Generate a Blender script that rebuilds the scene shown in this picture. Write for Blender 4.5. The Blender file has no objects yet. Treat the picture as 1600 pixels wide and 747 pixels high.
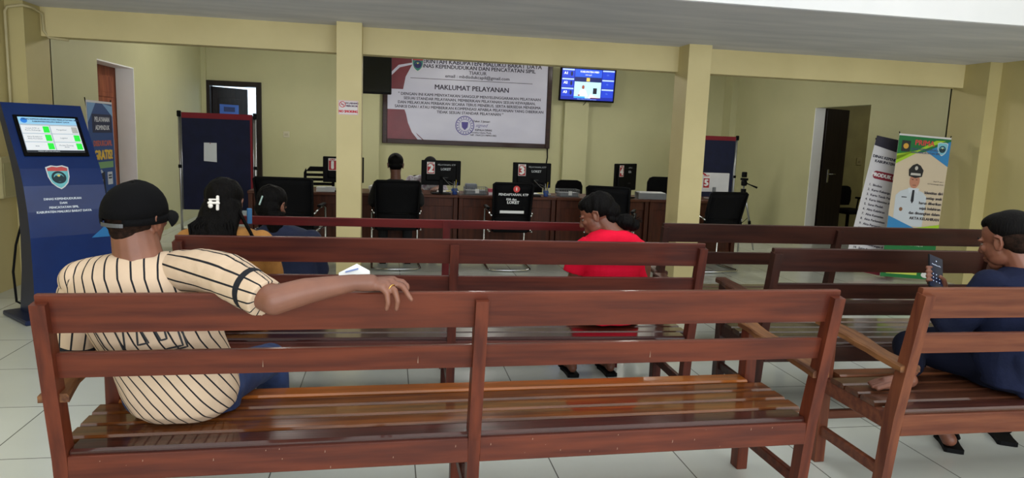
import bpy, math, random
from mathutils import Vector, Matrix, Euler
from mathutils.bvhtree import BVHTree
random.seed(7)
S = bpy.context.scene
COL = S.collection
R = math.radians

# ------------------------------------------------------------------ camera
FPX, PITCH, ROLL, YAW, CAMH = 1099.7, 0.1429, 0.0376, 0.1768, 1.4264
cd = bpy.data.cameras.new('camera'); cam = bpy.data.objects.new('camera', cd); COL.objects.link(cam)
cF = Vector((math.sin(YAW)*math.cos(PITCH), math.cos(YAW)*math.cos(PITCH), -math.sin(PITCH)))
cR0 = Vector((math.cos(YAW), -math.sin(YAW), 0)); cU0 = cR0.cross(cF)
cR = cR0*math.cos(ROLL)+cU0*math.sin(ROLL); cU = -cR0*math.sin(ROLL)+cU0*math.cos(ROLL)
m = Matrix((cR, cU, -cF)).transposed().to_4x4(); m.translation = (0, 0, CAMH)
cam.matrix_world = m
cd.sensor_fit = 'HORIZONTAL'; cd.sensor_width = 36; cd.lens = FPX/1600*36
cd.clip_start = .05; cd.clip_end = 200
S.camera = cam

# ------------------------------------------------------------------ light and exposure
S.view_settings.view_transform = 'Standard'; S.view_settings.look = 'None'
S.view_settings.gamma = 1; S.view_settings.use_curve_mapping = False
S.view_settings.exposure = 0.0
W = bpy.data.worlds.new('daylight'); S.world = W; W.use_nodes = True
W.node_tree.nodes['Background'].inputs[0].default_value = (.82, .9, 1, 1)
W.node_tree.nodes['Background'].inputs[1].default_value = 1.0
def area(name, loc, rot, sx, sy, power, col=(1, 1, 1)):
    l = bpy.data.lights.new(name, 'AREA'); l.shape = 'RECTANGLE'; l.size = sx; l.size_y = sy
    l.energy = power; l.color = col
    o = bpy.data.objects.new(name, l); COL.objects.link(o); o.location = loc; o.rotation_euler = rot
    return o
# daylight coming in through the wide open front of the hall, behind the camera
area('daylight_front', (1.6, -4.4, 1.75), (R(90), 0, 0), 8.6, 3.0, 400, (.95, .98, 1))
# added overhead fill light to brighten the floor and, by bounce, the ceiling
area('overhead_fill', (1.6, .8, 3.4), (0, 0, 0), 8.4, 6.5, 190, (.95, .98, 1))
# back office light comes from ceiling lamps (built with their lamps)

# ------------------------------------------------------------------ helpers
def lin(c):
    return tuple(((x/255)/12.92 if x/255 <= .04045 else ((x/255+.055)/1.055)**2.4) for x in c)
def mat(name, rgb, rough=.6, metal=0, rgb2=None, nscale=4, stretch=(1, 1, 1), bump=0, bscale=60, coat=0, emit=0, spec=.5, sheen=0, detail=4):
    M = bpy.data.materials.new(name); M.use_nodes = True
    nt = M.node_tree; b = nt.nodes['Principled BSDF']; L = nt.links
    c = (*lin(rgb), 1)
    b.inputs['Base Color'].default_value = c
    b.inputs['Roughness'].default_value = rough; b.inputs['Metallic'].default_value = metal
    b.inputs['Specular IOR Level'].default_value = spec
    b.inputs['Coat Weight'].default_value = coat; b.inputs['Coat Roughness'].default_value = .12
    if sheen: b.inputs['Sheen Weight'].default_value = sheen
    tc = nt.nodes.new('ShaderNodeTexCoord'); mp = nt.nodes.new('ShaderNodeMapping')
    mp.inputs['Scale'].default_value = stretch
    L.new(tc.outputs['Object'], mp.inputs['Vector'])
    if rgb2 is None: rgb2 = tuple(max(0, x*.93) for x in rgb)
    n = nt.nodes.new('ShaderNodeTexNoise'); n.inputs['Scale'].default_value = nscale; n.inputs['Detail'].default_value = detail
    L.new(mp.outputs[0], n.inputs['Vector'])
    r = nt.nodes.new('ShaderNodeValToRGB'); r.color_ramp.elements[0].position = .35; r.color_ramp.elements[1].position = .65
    r.color_ramp.elements[0].color = c; r.color_ramp.elements[1].color = (*lin(rgb2), 1)
    L.new(n.outputs['Fac'], r.inputs['Fac']); L.new(r.outputs['Color'], b.inputs['Base Color'])
    if emit:
        L.new(r.outputs['Color'], b.inputs['Emission Color']); b.inputs['Emission Strength'].default_value = emit
    if bump:
        n2 = nt.nodes.new('ShaderNodeTexNoise'); n2.inputs['Scale'].default_value = bscale; n2.inputs['Detail'].default_value = 3
        L.new(mp.outputs[0], n2.inputs['Vector'])
        bp = nt.nodes.new('ShaderNodeBump'); bp.inputs['Strength'].default_value = bump; bp.inputs['Distance'].default_value = .01
        L.new(n2.outputs['Fac'], bp.inputs['Height']); L.new(bp.outputs['Normal'], b.inputs['Normal'])
    return M
_fl = {}
def flat(rgb, rough=.6, emit=0):
    k = (rgb, rough, emit)
    if k not in _fl: _fl[k] = mat('print_%d' % len(_fl), rgb, rough, rgb2=rgb, emit=emit)
    return _fl[k]

class MB:
    def __init__(s): s.v = []; s.f = []; s.mi = []; s.mats = []; s.M = Matrix(); s.cur = 0; s.sm = []; s.smooth = False
    def mat(s, m):
        if m not in s.mats: s.mats.append(m)
        s.cur = s.mats.index(m); return s
    def add(s, vs, fs, smooth=None):
        o = len(s.v); s.v += [tuple(s.M @ Vector(p)) for p in vs]
        for f in fs: s.f.append(tuple(o+i for i in f)); s.mi.append(s.cur); s.sm.append(s.smooth if smooth is None else smooth)
    def box(s, x0, x1, y0, y1, z0, z1, bev=0):
        if bev <= 0:
            vs = [(x, y, z) for x in (x0, x1) for y in (y0, y1) for z in (z0, z1)]
            s.add(vs, [(0, 1, 3, 2), (4, 6, 7, 5), (0, 4, 5, 1), (2, 3, 7, 6), (0, 2, 6, 4), (1, 5, 7, 3)], False); return s
        b = min(bev, (x1-x0)/2.1, (y1-y0)/2.1, (z1-z0)/2.1)
        vs = []; idx = {}
        for i, (sx, X, bx) in enumerate(((-1, x0, b), (1, x1, -b))):
            for j, (Y, by) in enumerate(((y0, b), (y1, -b))):
                for k, (Z, bz) in enumerate(((z0, b), (z1, -b))):
                    for a in range(3):
                        idx[(i, j, k, a)] = len(vs)
                        vs.append((X if a == 0 else X+bx, Y if a == 1 else Y+by, Z if a == 2 else Z+bz))
        F = []
        g = lambda i, j, k, a: idx[(i, j, k, a)]
        for i in (0, 1): F.append([g(i, 0, 0, 0), g(i, 0, 1, 0), g(i, 1, 1, 0), g(i, 1, 0, 0)][::1 if i == 0 else -1])
        for j in (0, 1): F.append([g(0, j, 0, 1), g(1, j, 0, 1), g(1, j, 1, 1), g(0, j, 1, 1)][::1 if j == 0 else -1])
        for k in (0, 1): F.append([g(0, 0, k, 2), g(0, 1, k, 2), g(1, 1, k, 2), g(1, 0, k, 2)][::1 if k == 0 else -1])
        for i in (0, 1):
            for j in (0, 1): F.append([g(i, j, 0, 0), g(i, j, 0, 1), g(i, j, 1, 1), g(i, j, 1, 0)][::1 if i != j else -1])
            for k in (0, 1): F.append([g(i, 0, k, 0), g(i, 0, k, 2), g(i, 1, k, 2), g(i, 1, k, 0)][::-1 if i != k else 1])
        for j in (0, 1):
            for k in (0, 1): F.append([g(0, j, k, 1), g(0, j, k, 2), g(1, j, k, 2), g(1, j, k, 1)][::1 if j != k else -1])
        for i in (0, 1):
            for j in (0, 1):
                for k in (0, 1): F.append([g(i, j, k, 0), g(i, j, k, 1), g(i, j, k, 2)][::1 if (i+j+k) % 2 else -1])
        s.add(vs, [tuple(f) for f in F], False); return s
    def poly(s, pts, y=0, th=0):          # polygon in the local XZ plane, front towards -Y
        n = len(pts)
        if sum(pts[i][0]*pts[(i+1) % n][1]-pts[(i+1) % n][0]*pts[i][1] for i in range(n)) < 0: pts = pts[::-1]
        vs = [(x, y, z) for x, z in pts]
        fs = [tuple(range(n))]
        if th:
            vs += [(x, y+th, z) for x, z in pts]; fs.append(tuple(range(2*n-1, n-1, -1)))
            for i in range(n):
                j = (i+1) % n; fs.append((i, i+n, j+n, j))
        s.add(vs, fs, False); return s
    def rect(s, x0, x1, z0, z1, y=0, th=0): return s.poly([(x0, z0), (x1, z0), (x1, z1), (x0, z1)], y, th)
    def disc(s, cx, cz, rx, rz, y=0, th=0, n=24): return s.poly([(cx+rx*math.cos(2*math.pi*i/n), cz+rz*math.sin(2*math.pi*i/n)) for i in range(n)], y, th)
    def ring(s, cx, cz, r1, r2, y=0, n=28):
        vs = []; fs = []
        for i in range(n):
            a = 2*math.pi*i/n; vs += [(cx+r1*math.cos(a), y, cz+r1*math.sin(a)), (cx+r2*math.cos(a), y, cz+r2*math.sin(a))]
        for i in range(n):
            j = (i+1) % n; fs.append((2*i, 2*j, 2*j+1, 2*i+1))
        s.add(vs, fs, False); return s
    def rings(s, rs, close=True, smooth=True):   # list of rings (equal vertex counts) skinned together
        n = len(rs[0]); vs = [p for r in rs for p in r]; fs = []
        for k in range(len(rs)-1):
            for i in range(n):
                j = (i+1) % n; fs.append((k*n+i, k*n+j, (k+1)*n+j, (k+1)*n+i))
        if close: fs.append(tuple(range(n-1, -1, -1))); fs.append(tuple(range((len(rs)-1)*n, len(rs)*n)))
        s.add(vs, fs, smooth); return s
    def tube(s, path, r, n=10, close=True, flatz=1.0):
        P = [Vector(p) for p in path]; rs = []; up = None
        rad = r if isinstance(r, (list, tuple)) else [r]*len(P)
        for i, p in enumerate(P):
            d = (P[min(i+1, len(P)-1)]-P[max(i-1, 0)])
            d = d.normalized() if d.length > 1e-9 else Vector((0, 0, 1))
            if up is None: up = Vector((0, 0, 1)) if abs(d.z) < .9 else Vector((1, 0, 0))
            a = d.cross(up)
            if a.length < 1e-4: a = d.orthogonal()
            a.normalize(); b = a.cross(d); up = b
            rs.append([tuple(p+a*(rad[i]*math.cos(2*math.pi*k/n))+b*(rad[i]*flatz*math.sin(2*math.pi*k/n))) for k in range(n)])
        return s.rings(rs, close)
    def cyl(s, p1, p2, r, n=16, r2=None): return s.tube([p1, p2], [r, r if r2 is None else r2], n)
    def cone(s, p1, r1, p2, r2, n=16):         # tapered capsule
        p1, p2 = Vector(p1), Vector(p2); d = (p2-p1).normalized(); P = []; rr = []
        for k in range(5):
            a = -math.pi/2+k*math.pi/10+.02; P.append(p1+d*(r1*math.sin(a))); rr.append(r1*math.cos(a))
        for t in (0, .25, .5, .75, 1): P.append(p1.lerp(p2, t)); rr.append(r1+(r2-r1)*t)
        for k in range(1, 6):
            a = k*math.pi/10-.02; P.append(p2+d*(r2*math.sin(a))); rr.append(r2*math.cos(a))
        return s.tube(P, rr, n)
    def chain(s, pts, rad, n=14):
        for i in range(len(pts)-1): s.cone(pts[i], rad[i], pts[i+1], rad[i+1], n)
        return s
    def ell(s, c, r, rot=(0, 0, 0), n=20):
        E = Euler([R(a) for a in rot]).to_matrix(); c = Vector(c); rs = []
        h = n//2
        for k in range(h+1):
            a = -math.pi/2+math.pi*k/h; ca = max(math.cos(a), .02)
            rs.append([tuple(c+E @ Vector((r[0]*ca*math.cos(2*math.pi*i/n), r[1]*ca*math.sin(2*math.pi*i/n), r[2]*math.sin(a)))) for i in range(n)])
        return s.rings(rs)
    def loft(s, rows, n=28, e=2.3):         # rows: (center, rx, ry, yaw_deg) horizontal super-ellipse sections
        rs = []
        for c, rx, ry, yw in rows:
            c = Vector(c); cy, sy = math.cos(R(yw)), math.sin(R(yw)); ring = []
            for i in range(n):
                a = 2*math.pi*i/n; ca, sa = math.cos(a), math.sin(a)
                x = rx*math.copysign(abs(ca)**(2/e), ca); y = ry*math.copysign(abs(sa)**(2/e), sa)
                ring.append((c.x+x*cy-y*sy, c.y+x*sy+y*cy, c.z))
            rs.append(ring)
        return s.rings(rs)
    def text(s, txt, x, z, size, y=-.001, align='CENTER', bold=0, sx=1.0, ext=0, shear=0):
        cu = bpy.data.curves.new('t', 'FONT'); cu.body = txt; cu.size = size; cu.align_x = align; cu.align_y = 'CENTER'
        cu.extrude = ext; cu.resolution_u = 2; cu.shear = shear
        o = bpy.data.objects.new('t', cu); COL.objects.link(o)
        dg = bpy.context.evaluated_depsgraph_get(); me = bpy.data.meshes.new_from_object(o.evaluated_get(dg))
        bw = bold*1.6 if bold else 0
        for k_, (dx, dz) in enumerate(((0, 0), (-bw, 0), (bw, 0), (0, bw*.6), (0, -bw*.6)) if bw else ((0, 0),)):
            s.add([(x+v.co.x*sx+dx, y-v.co.z-.00002*k_, z+v.co.y+dz) for v in me.vertices], [tuple(p.vertices) for p in me.polygons], False)
        bpy.data.objects.remove(o); bpy.data.curves.remove(cu); bpy.data.meshes.remove(me)
        return s
    def mesh(s, name):
        me = bpy.data.meshes.new(name); me.from_pydata(s.v, [], s.f)
        for m_ in s.mats: me.materials.append(m_)
        me.polygons.foreach_set('material_index', s.mi); me.polygons.foreach_set('use_smooth', s.sm)
        me.update(); return me
    def build(s, name, parent=None, m=None):
        if m is not None: s.mats = [m]; s.mi = [0]*len(s.f)
        o = bpy.data.objects.new(name, s.mesh(name)); COL.objects.link(o)
        if parent is not None: o.parent = parent
        return o
def blob(name, mb, m, parent=None, voxel=.008, smooth=3, disp=None, fn=None):
    me = mb.mesh('tmp'); o = bpy.data.objects.new('tmp', me); COL.objects.link(o)
    md = o.modifiers.new('r', 'REMESH'); md.mode = 'VOXEL'; md.voxel_size = voxel; md.use_smooth_shade = True
    if smooth: sm = o.modifiers.new('s', 'SMOOTH'); sm.factor = .5; sm.iterations = smooth
    dg = bpy.context.evaluated_depsgraph_get(); nm = bpy.data.meshes.new_from_object(o.evaluated_get(dg))
    bpy.data.objects.remove(o)
    nm.name = name; nm.materials.clear(); nm.materials.append(m)
    if disp:
        nv = len(nm.vertices); cc = [0.0]*(3*nv); nn = [0.0]*(3*nv)
        nm.vertices.foreach_get('co', cc); nm.vertices.foreach_get('normal', nn)
        out = []
        for i in range(nv): out += disp(Vector(cc[3*i:3*i+3]), Vector(nn[3*i:3*i+3]))[:]
        nm.vertices.foreach_set('co', out); nm.update()
    nm.polygons.foreach_set('use_smooth', [True]*len(nm.polygons)); nm.polygons.foreach_set('material_index', [0]*len(nm.polygons))
    ob = bpy.data.objects.new(name, nm); COL.objects.link(ob)
    if fn: fn(nm)
    if parent is not None: ob.parent = parent
    return ob
def tag(o, label, cat, group=None, kind=None):
    o['label'] = label; o['category'] = cat
    if group: o['group'] = group
    if kind: o['kind'] = kind
    return o
def thing(name, label, cat, loc=(0, 0, 0), rz=0, group=None):
    o = bpy.data.objects.new(name, None); COL.objects.link(o); o.location = loc; o.rotation_euler = (0, 0, rz)
    o.empty_display_size = .1
    return tag(o, label, cat, group)
def struct(o): o['kind'] = 'structure'; return o
def dup(root, loc, rz, label, group=None):
    r = root.copy(); COL.objects.link(r); r.location = loc; r.rotation_euler = (0, 0, rz); r['label'] = label
    if group: r['group'] = group
    for ch in list(root.children):
        c = ch.copy(); COL.objects.link(c); c.parent = r
        for g in ch.children:
            d = g.copy(); COL.objects.link(d); d.parent = c
    return r
def nest(child, part):      # a piece of a part: thing > part > sub-part
    child.parent = part; child.location = (0, 0, 0); return child
def W3(loc, rz): return Matrix.Translation(loc) @ Matrix.Rotation(rz, 4, 'Z')

# ------------------------------------------------------------------ materials
WALL = (188, 182, 132); WALLB = (172, 172, 128)
m_beam = mat('cream_yellow_paint', (214, 200, 150), .55, rgb2=(206, 192, 142), nscale=2, bump=.03)
m_wall = mat('pale_olive_wall_paint', (190, 187, 146), .6, rgb2=(182, 180, 140), nscale=1.2, bump=.04)
m_wallfront = mat('ochre_wall_paint', (194, 180, 128), .6, rgb2=(184, 172, 120), nscale=1.2, bump=.04)
m_white = mat('white_plaster', (225, 225, 228), .7, rgb2=(218, 219, 222), nscale=2)
m_ceil = mat('grey_white_ceiling_paint', (226, 226, 236), .8, rgb2=(208, 210, 222), nscale=3, stretch=(.35, 1.6, 1), bump=.15, bscale=7, detail=8)
m_ochre = mat('ochre_stained_paint', (170, 150, 100), .6)
def wood(name, a, b, axis='x', rough=.45, coat=.12, sc=1.0, cr=.12):
    st = {'x': (1.1, 14, 14), 'z': (14, 14, 1.1), 'y': (14, 1.1, 14)}[axis]
    M = mat(name, a, rough, rgb2=b, nscale=2.2*sc, stretch=st, coat=coat, bump=.05, bscale=5, detail=8, spec=.2)
    M.node_tree.nodes['Principled BSDF'].inputs['Coat Roughness'].default_value = cr
    return M
m_black = mat('black_plastic', (7, 7, 9), .6, spec=.12)
m_blackfab = mat('black_mesh_fabric', (9, 9, 12), .8, bump=.15, bscale=200, spec=.15)
m_chrome = mat('chrome', (205, 207, 210), .18, 1)
m_alu = mat('brushed_aluminium', (185, 187, 188), .35, .9)
m_paper = mat('white_paper', (228, 230, 232), .8)
m_grey = mat('grey_plastic', (120, 124, 128), .5)
m_darkwood = wood('dark_door_wood', (38, 28, 24), (26, 19, 17), 'z')
m_doorwood = wood('red_brown_door_wood', (150, 84, 54), (116, 58, 38), 'z', rough=.6, coat=.02)
m_desk = wood('dark_desk_veneer', (84, 42, 24), (62, 30, 18), 'z', rough=.5, coat=.04)
m_desktop = wood('desk_top_veneer', (92, 50, 30), (70, 36, 22), 'x', rough=.45, coat=.06)

# floor tiles
def floor_mat():
    M = bpy.data.materials.new('glossy_cream_floor_tiles'); M.use_nodes = True; nt = M.node_tree; L = nt.links
    b = nt.nodes['Principled BSDF']; g = nt.nodes.new('ShaderNodeNewGeometry')
    mp = nt.nodes.new('ShaderNodeMapping'); mp.inputs['Location'].default_value = (-.129, -4.33, 0)
    L.new(g.outputs['Position'], mp.inputs['Vector'])
    br = nt.nodes.new('ShaderNodeTexBrick'); br.offset = 0; br.inputs['Scale'].default_value = 1
    br.inputs['Brick Width'].default_value = .6; br.inputs['Row Height'].default_value = .6
    br.inputs['Mortar Size'].default_value = .003; br.inputs['Mortar Smooth'].default_value = .1
    br.inputs['Color1'].default_value = (*lin((216, 220, 212)), 1); br.inputs['Color2'].default_value = (*lin((211, 215, 207)), 1)
    br.inputs['Mortar'].default_value = (*lin((112, 112, 106)), 1)
    L.new(mp.outputs[0], br.inputs['Vector'])
    n = nt.nodes.new('ShaderNodeTexNoise'); n.inputs['Scale'].default_value = 1.5; n.inputs['Detail'].default_value = 6
    L.new(g.outputs['Position'], n.inputs['Vector'])
    mx = nt.nodes.new('ShaderNodeMixRGB'); mx.blend_type = 'MULTIPLY'; mx.inputs['Fac'].default_value = .25
    L.new(br.outputs['Color'], mx.inputs['Color1']); L.new(n.outputs['Fac'], mx.inputs['Color2'])
    L.new(mx.outputs[0], b.inputs['Base Color'])
    b.inputs['Roughness'].default_value = .16; b.inputs['Specular IOR Level'].default_value = .55
    return M
m_floor = floor_mat()

# ------------------------------------------------------------------ the room
ZC = 2.40; ZB = 3.0
XL, XR = -3.0, 6.22       # back room side walls
NL, NR = -3.14, 6.37      # front hall side walls
def bxo(name, boxes, m_):
    b = MB()
    for q in boxes: b.box(*q)
    return struct(b.build(name, None, m_))
bxo('floor', [(-6, 10, -5, 16.5, -.12, 0)], m_floor)
bxo('ceiling', [(NL-.2, NR+.2, 4.75, 7.1, ZC, ZC+.12)], m_ceil)
bxo('ceiling_back', [(XL-.2, XR+.2, 7.1, 12.6, ZB, ZB+.12)], m_white)
bxo('ceiling_front', [(NL-.2, NR+.2, -4.6, 4.75, 3.45, 3.57)], m_white)
bxo('trim_fascia', [(NL-.2, NR+.2, 4.73, 4.85, ZC+.002, 3.45)], m_white)
bxo('wall_left_front', [(NL-.2, NL, -4.6, 6.7, 0, 3.45)], m_wallfront)
bxo('wall_right_front', [(NR, NR+.2, -4.6, 6.7, 0, 3.45)], m_wallfront)
bxo('wall_left', [(XL-.2, XL, 7.1, 8.14, 0, ZB), (XL-.2, XL, 9.23, 12.4, 0, ZB), (XL-.2, XL, 8.14, 9.23, 2.08, ZB)], m_wall)
bxo('wall_right', [(XR, XR+.16, 7.1, 8.44, 0, ZB), (XR, XR+.16, 9.68, 12.4, 0, ZB), (XR, XR+.16, 8.44, 9.68, 2.03, ZB)], m_wall)
bxo('wall_back', [(XL-.2, -2.95, 12.4, 12.55, 0, ZB), (-2.09, XR+.2, 12.4, 12.55, 0, ZB), (-2.95, -2.09, 12.4, 12.55, 2.16, ZB)], m_wall)
bxo('trim_beam', [(XL, XR, 6.95, 7.12, 2.152, ZB+.05)], m_beam)
bxo('pillar_left', [(NL-.05, XL, 6.66, 7.12, 0, ZC), (NL-.05, XL, 6.98, 7.12, ZC, ZB)], m_wallfront)
bxo('pillar_right', [(XR, NR+.05, 6.62, 7.12, 0, ZC), (XR, NR+.05, 6.98, 7.12, ZC, ZB)], m_wallfront)
bxo('column_left', [(-.474, -.25, 6.7, 7.0, 0, ZC)], m_beam)
bxo('column_right', [(2.892, 3.13, 6.7, 7.02, 0, ZC)], m_beam)
# pilasters and recess lines on the back wall
bxo('pilaster_left', [(-.46, -.16, 12.2, 12.4, 0, ZB)], m_wall)
bxo('pilaster_right', [(3.05, 3.48, 12.25, 12.4, 0, ZB)], m_wall)
bxo('pilaster_corner_left', [(XL, -2.93, 12.32, 12.4, 0, ZB)], m_wall)
bxo('pilaster_corner_right', [(XR-.12, XR, 12.1, 12.4, 0, ZB)], m_wall)
# white reveals of the two side openings
m_reveal = mat('bright_white_gloss', (246, 246, 246), .5, rgb2=(242, 242, 242))
bxo('trim_reveal_left', [(XL-.2, XL-.001, 9.215, 9.232, 0, 2.08), (XL-.2, XL-.001, 8.14, 9.23, 2.066, 2.082)], m_reveal)
bxo('trim_reveal_right', [(XR+.001, XR+.16, 9.665, 9.682, 0, 2.03)], m_reveal)
# the closed carved door behind the left opening
def carved_door():
    b = MB(); b.box(XL-.26, XL-.205, 8.1, 9.27, 0, 2.12, .004)
    o = struct(b.build('door_1', None, m_doorwood))
    def panel(y0, y1, z0, z1, arch):
        p = MB(); x = XL-.205
        pts = [(y0, z0), (y1, z0), (y1, z1)]
        if arch:
            pts += [(y1-(y1-y0)*t, z1+.09*math.sin(math.pi*t)) for t in (.1, .2, .3, .4, .5, .6, .7, .8, .9)]
        pts += [(y0, z1)]
        for ins, h in ((0, .012), (.03, .004), (.05, .016)):
            cx = (y0+y1)/2; cz = (z0+z1)/2
            q = [(cx+(a-cx)*(1-2*ins/(y1-y0)), cz+(c-cz)*(1-2*ins/(z1-z0))) for a, c in pts]
            n = len(q); vs = [(x+h, a, c) for a, c in q]+[(x-.003, a, c) for a, c in q]
            p.add(vs, [tuple(range(n)), tuple(range(2*n-1, n-1, -1))]+[(i, i+n, (i+1) % n+n, (i+1) % n) for i in range(n)])
        p.build('door_panel', o, m_doorwood)
    panel(8.25, 8.62, .2, .9, False); panel(8.75, 9.12, .2, .9, False)
    panel(8.25, 8.62, 1.05, 1.5, True); panel(8.75, 9.12, 1.05, 1.5, True)
    panel(8.25, 9.12, 1.72, 1.95, False)
    h = MB(); h.cyl((XL-.2, 8.2, 1.0), (XL-.15, 8.2, 1.0), .01); h.cyl((XL-.155, 8.2, 1.0), (XL-.155, 8.3, 1.0), .009); h.build('door_handle', o, m_chrome)
carved_door()
# back office behind the black framed door
bxo('wall_office', [(-4.2, -1.2, 15.0, 15.1, 0, 2.9), (-1.6, -1.5, 12.56, 15, 0, 2.9), (-4.3, -4.2, 12.56, 15, 0, 2.9)], mat('pale_blue_wall_paint', (206, 216, 226), .6))
bxo('ceiling_office', [(-4.3, -1.2, 12.56, 15.1, 2.9, 3.0)], m_white)
b = MB(); b.box(-2.96, -2.88, 12.34, 12.56, 0, 2.17); b.box(-2.16, -2.08, 12.34, 12.56, 0, 2.17); b.box(-2.88, -2.16, 12.34, 12.56, 2.09, 2.17)
fr = struct(b.build('door_2', None, m_darkwood))
b = MB(); b.M = W3((-2.88, 12.5, 0), R(50)); b.box(0, .7, -.02, .02, .01, 2.08, .003)
for z0, z1 in ((.2, .9), (1.05, 1.9)): b.box(.1, .6, -.028, -.02, z0, z1, .006)
lf = b.build('door_leaf', fr, m_darkwood)
b = MB(); b.M = W3((-2.88, 12.5, 0), R(50)); b.mat(flat((58, 96, 176))).rect(.12, .5, 1.5, 1.8, -.031, .002)
b.mat(flat((30, 40, 90))).rect(.2, .42, 1.68, 1.76, -.0325); b.mat(flat((200, 210, 230))).disc(.25, 1.6, .035, .045, -.0325).disc(.37, 1.6, .035, .045, -.0325)
tag(b.build('door_poster'), 'blue poster with two pale ovals on the dark open office door', 'poster')
# corridor room behind the right opening
m_olive = mat('olive_corridor_paint', (168, 160, 108), .6)
bxo('wall_corridor', [(XR+.16, 9.6, 10.5, 10.6, 0, 2.9), (9.5, 9.6, 7.2, 10.5, 0, 2.9), (XR+.16, 9.6, 7.1, 7.2, 0, 2.9)], m_olive)
bxo('ceiling_corridor', [(XR+.16, 9.6, 7.1, 10.6, 2.9, 3.0)], m_white)
b = MB(); b.M = W3((XR+.2, 9.70, 0), R(20)); b.box(0, .52, -.02, .02, .01, 2.03, .003)
dl = struct(b.build('door_3', None, m_darkwood))
b = MB(); b.M = W3((XR+.2, 9.70, 0), R(20)); b.box(.12, .16, -.03, -.02, .93, 1.13, .003); b.cyl((.14, -.02, 1.06), (.14, -.07, 1.06), .009); b.cyl((.14, -.065, 1.06), (.26, -.065, 1.06), .008)
b.build('door_handle', dl, m_chrome)

# ceiling lamps of the back office (hidden from this side by the beam)
def ceiling_lamp(x, y, label, power=60):
    t = thing('ceiling_lamp', label, 'ceiling lamp', (x, y, ZB), 0, 'round ceiling lamps behind the beam')
    b = MB(); b.tube([(0, 0, 0), (0, 0, -.03), (0, 0, -.04)], [.17, .17, .15], 32); lh = b.build('lamp_housing', t, m_white)
    b = MB(); b.tube([(0, 0, -.04), (0, 0, -.045)], [.13, .13], 32); b.build('lamp_diffuser', lh, flat((255, 250, 240), .5, 50))
    l = bpy.data.lights.new('lamp_light', 'POINT'); l.shadow_soft_size = .12; l.energy = power; l.color = (1, .97, .9)
    o = bpy.data.objects.new('lamp_light', l); COL.objects.link(o); o.parent = t; o.location = (0, 0, -.2)
    return t
for i, (x, y) in enumerate(((-1.42, 9.7), (1.27, 9.7), (3.53, 9.7))):
    ceiling_lamp(x, y, 'round ceiling lamp behind the cream beam, ' + ('over the first desk', 'over the middle desk', 'over the last desk')[i], 34)
lo = area('office_daylight', (-2.9, 14.0, 2.85), (0, 0, 0), 1.8, 1.4, 90, (.85, .93, 1))
lo = area('corridor_light', (8.2, 9.0, 2.85), (0, 0, 0), .6, .6, 8, (1, .95, .85))

# ------------------------------------------------------------------ benches
def bench_mats(k, *cs):
    post, post2, seat, seat2, dark, dark2 = [tuple(v*.78 for v in c) for c in cs]
    return dict(rail=wood('varnished_wood_rail_'+k, post, post2, 'x'), post=wood('varnished_wood_post_'+k, post, post2, 'z'),
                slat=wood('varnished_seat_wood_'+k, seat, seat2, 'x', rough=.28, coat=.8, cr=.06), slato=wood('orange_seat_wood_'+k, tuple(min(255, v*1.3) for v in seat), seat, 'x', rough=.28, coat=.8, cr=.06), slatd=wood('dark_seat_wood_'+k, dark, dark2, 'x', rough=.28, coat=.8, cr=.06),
                arm=wood('worn_arm_wood_'+k, (124, 84, 52), (70, 40, 26), 'y', rough=.5, coat=.05))
m_scratch = mat('scratched_bare_wood', (140, 112, 94), .8)
def yzprism(b, x0, x1, pts):
    n = len(pts)
    vs = [(x0, y, z) for y, z in pts]+[(x1, y, z) for y, z in pts]
    b.add(vs, [tuple(range(n-1, -1, -1)), tuple(range(n, 2*n))]+[(i, (i+1) % n, (i+1) % n+n, i+n) for i in range(n)], False)
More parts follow.
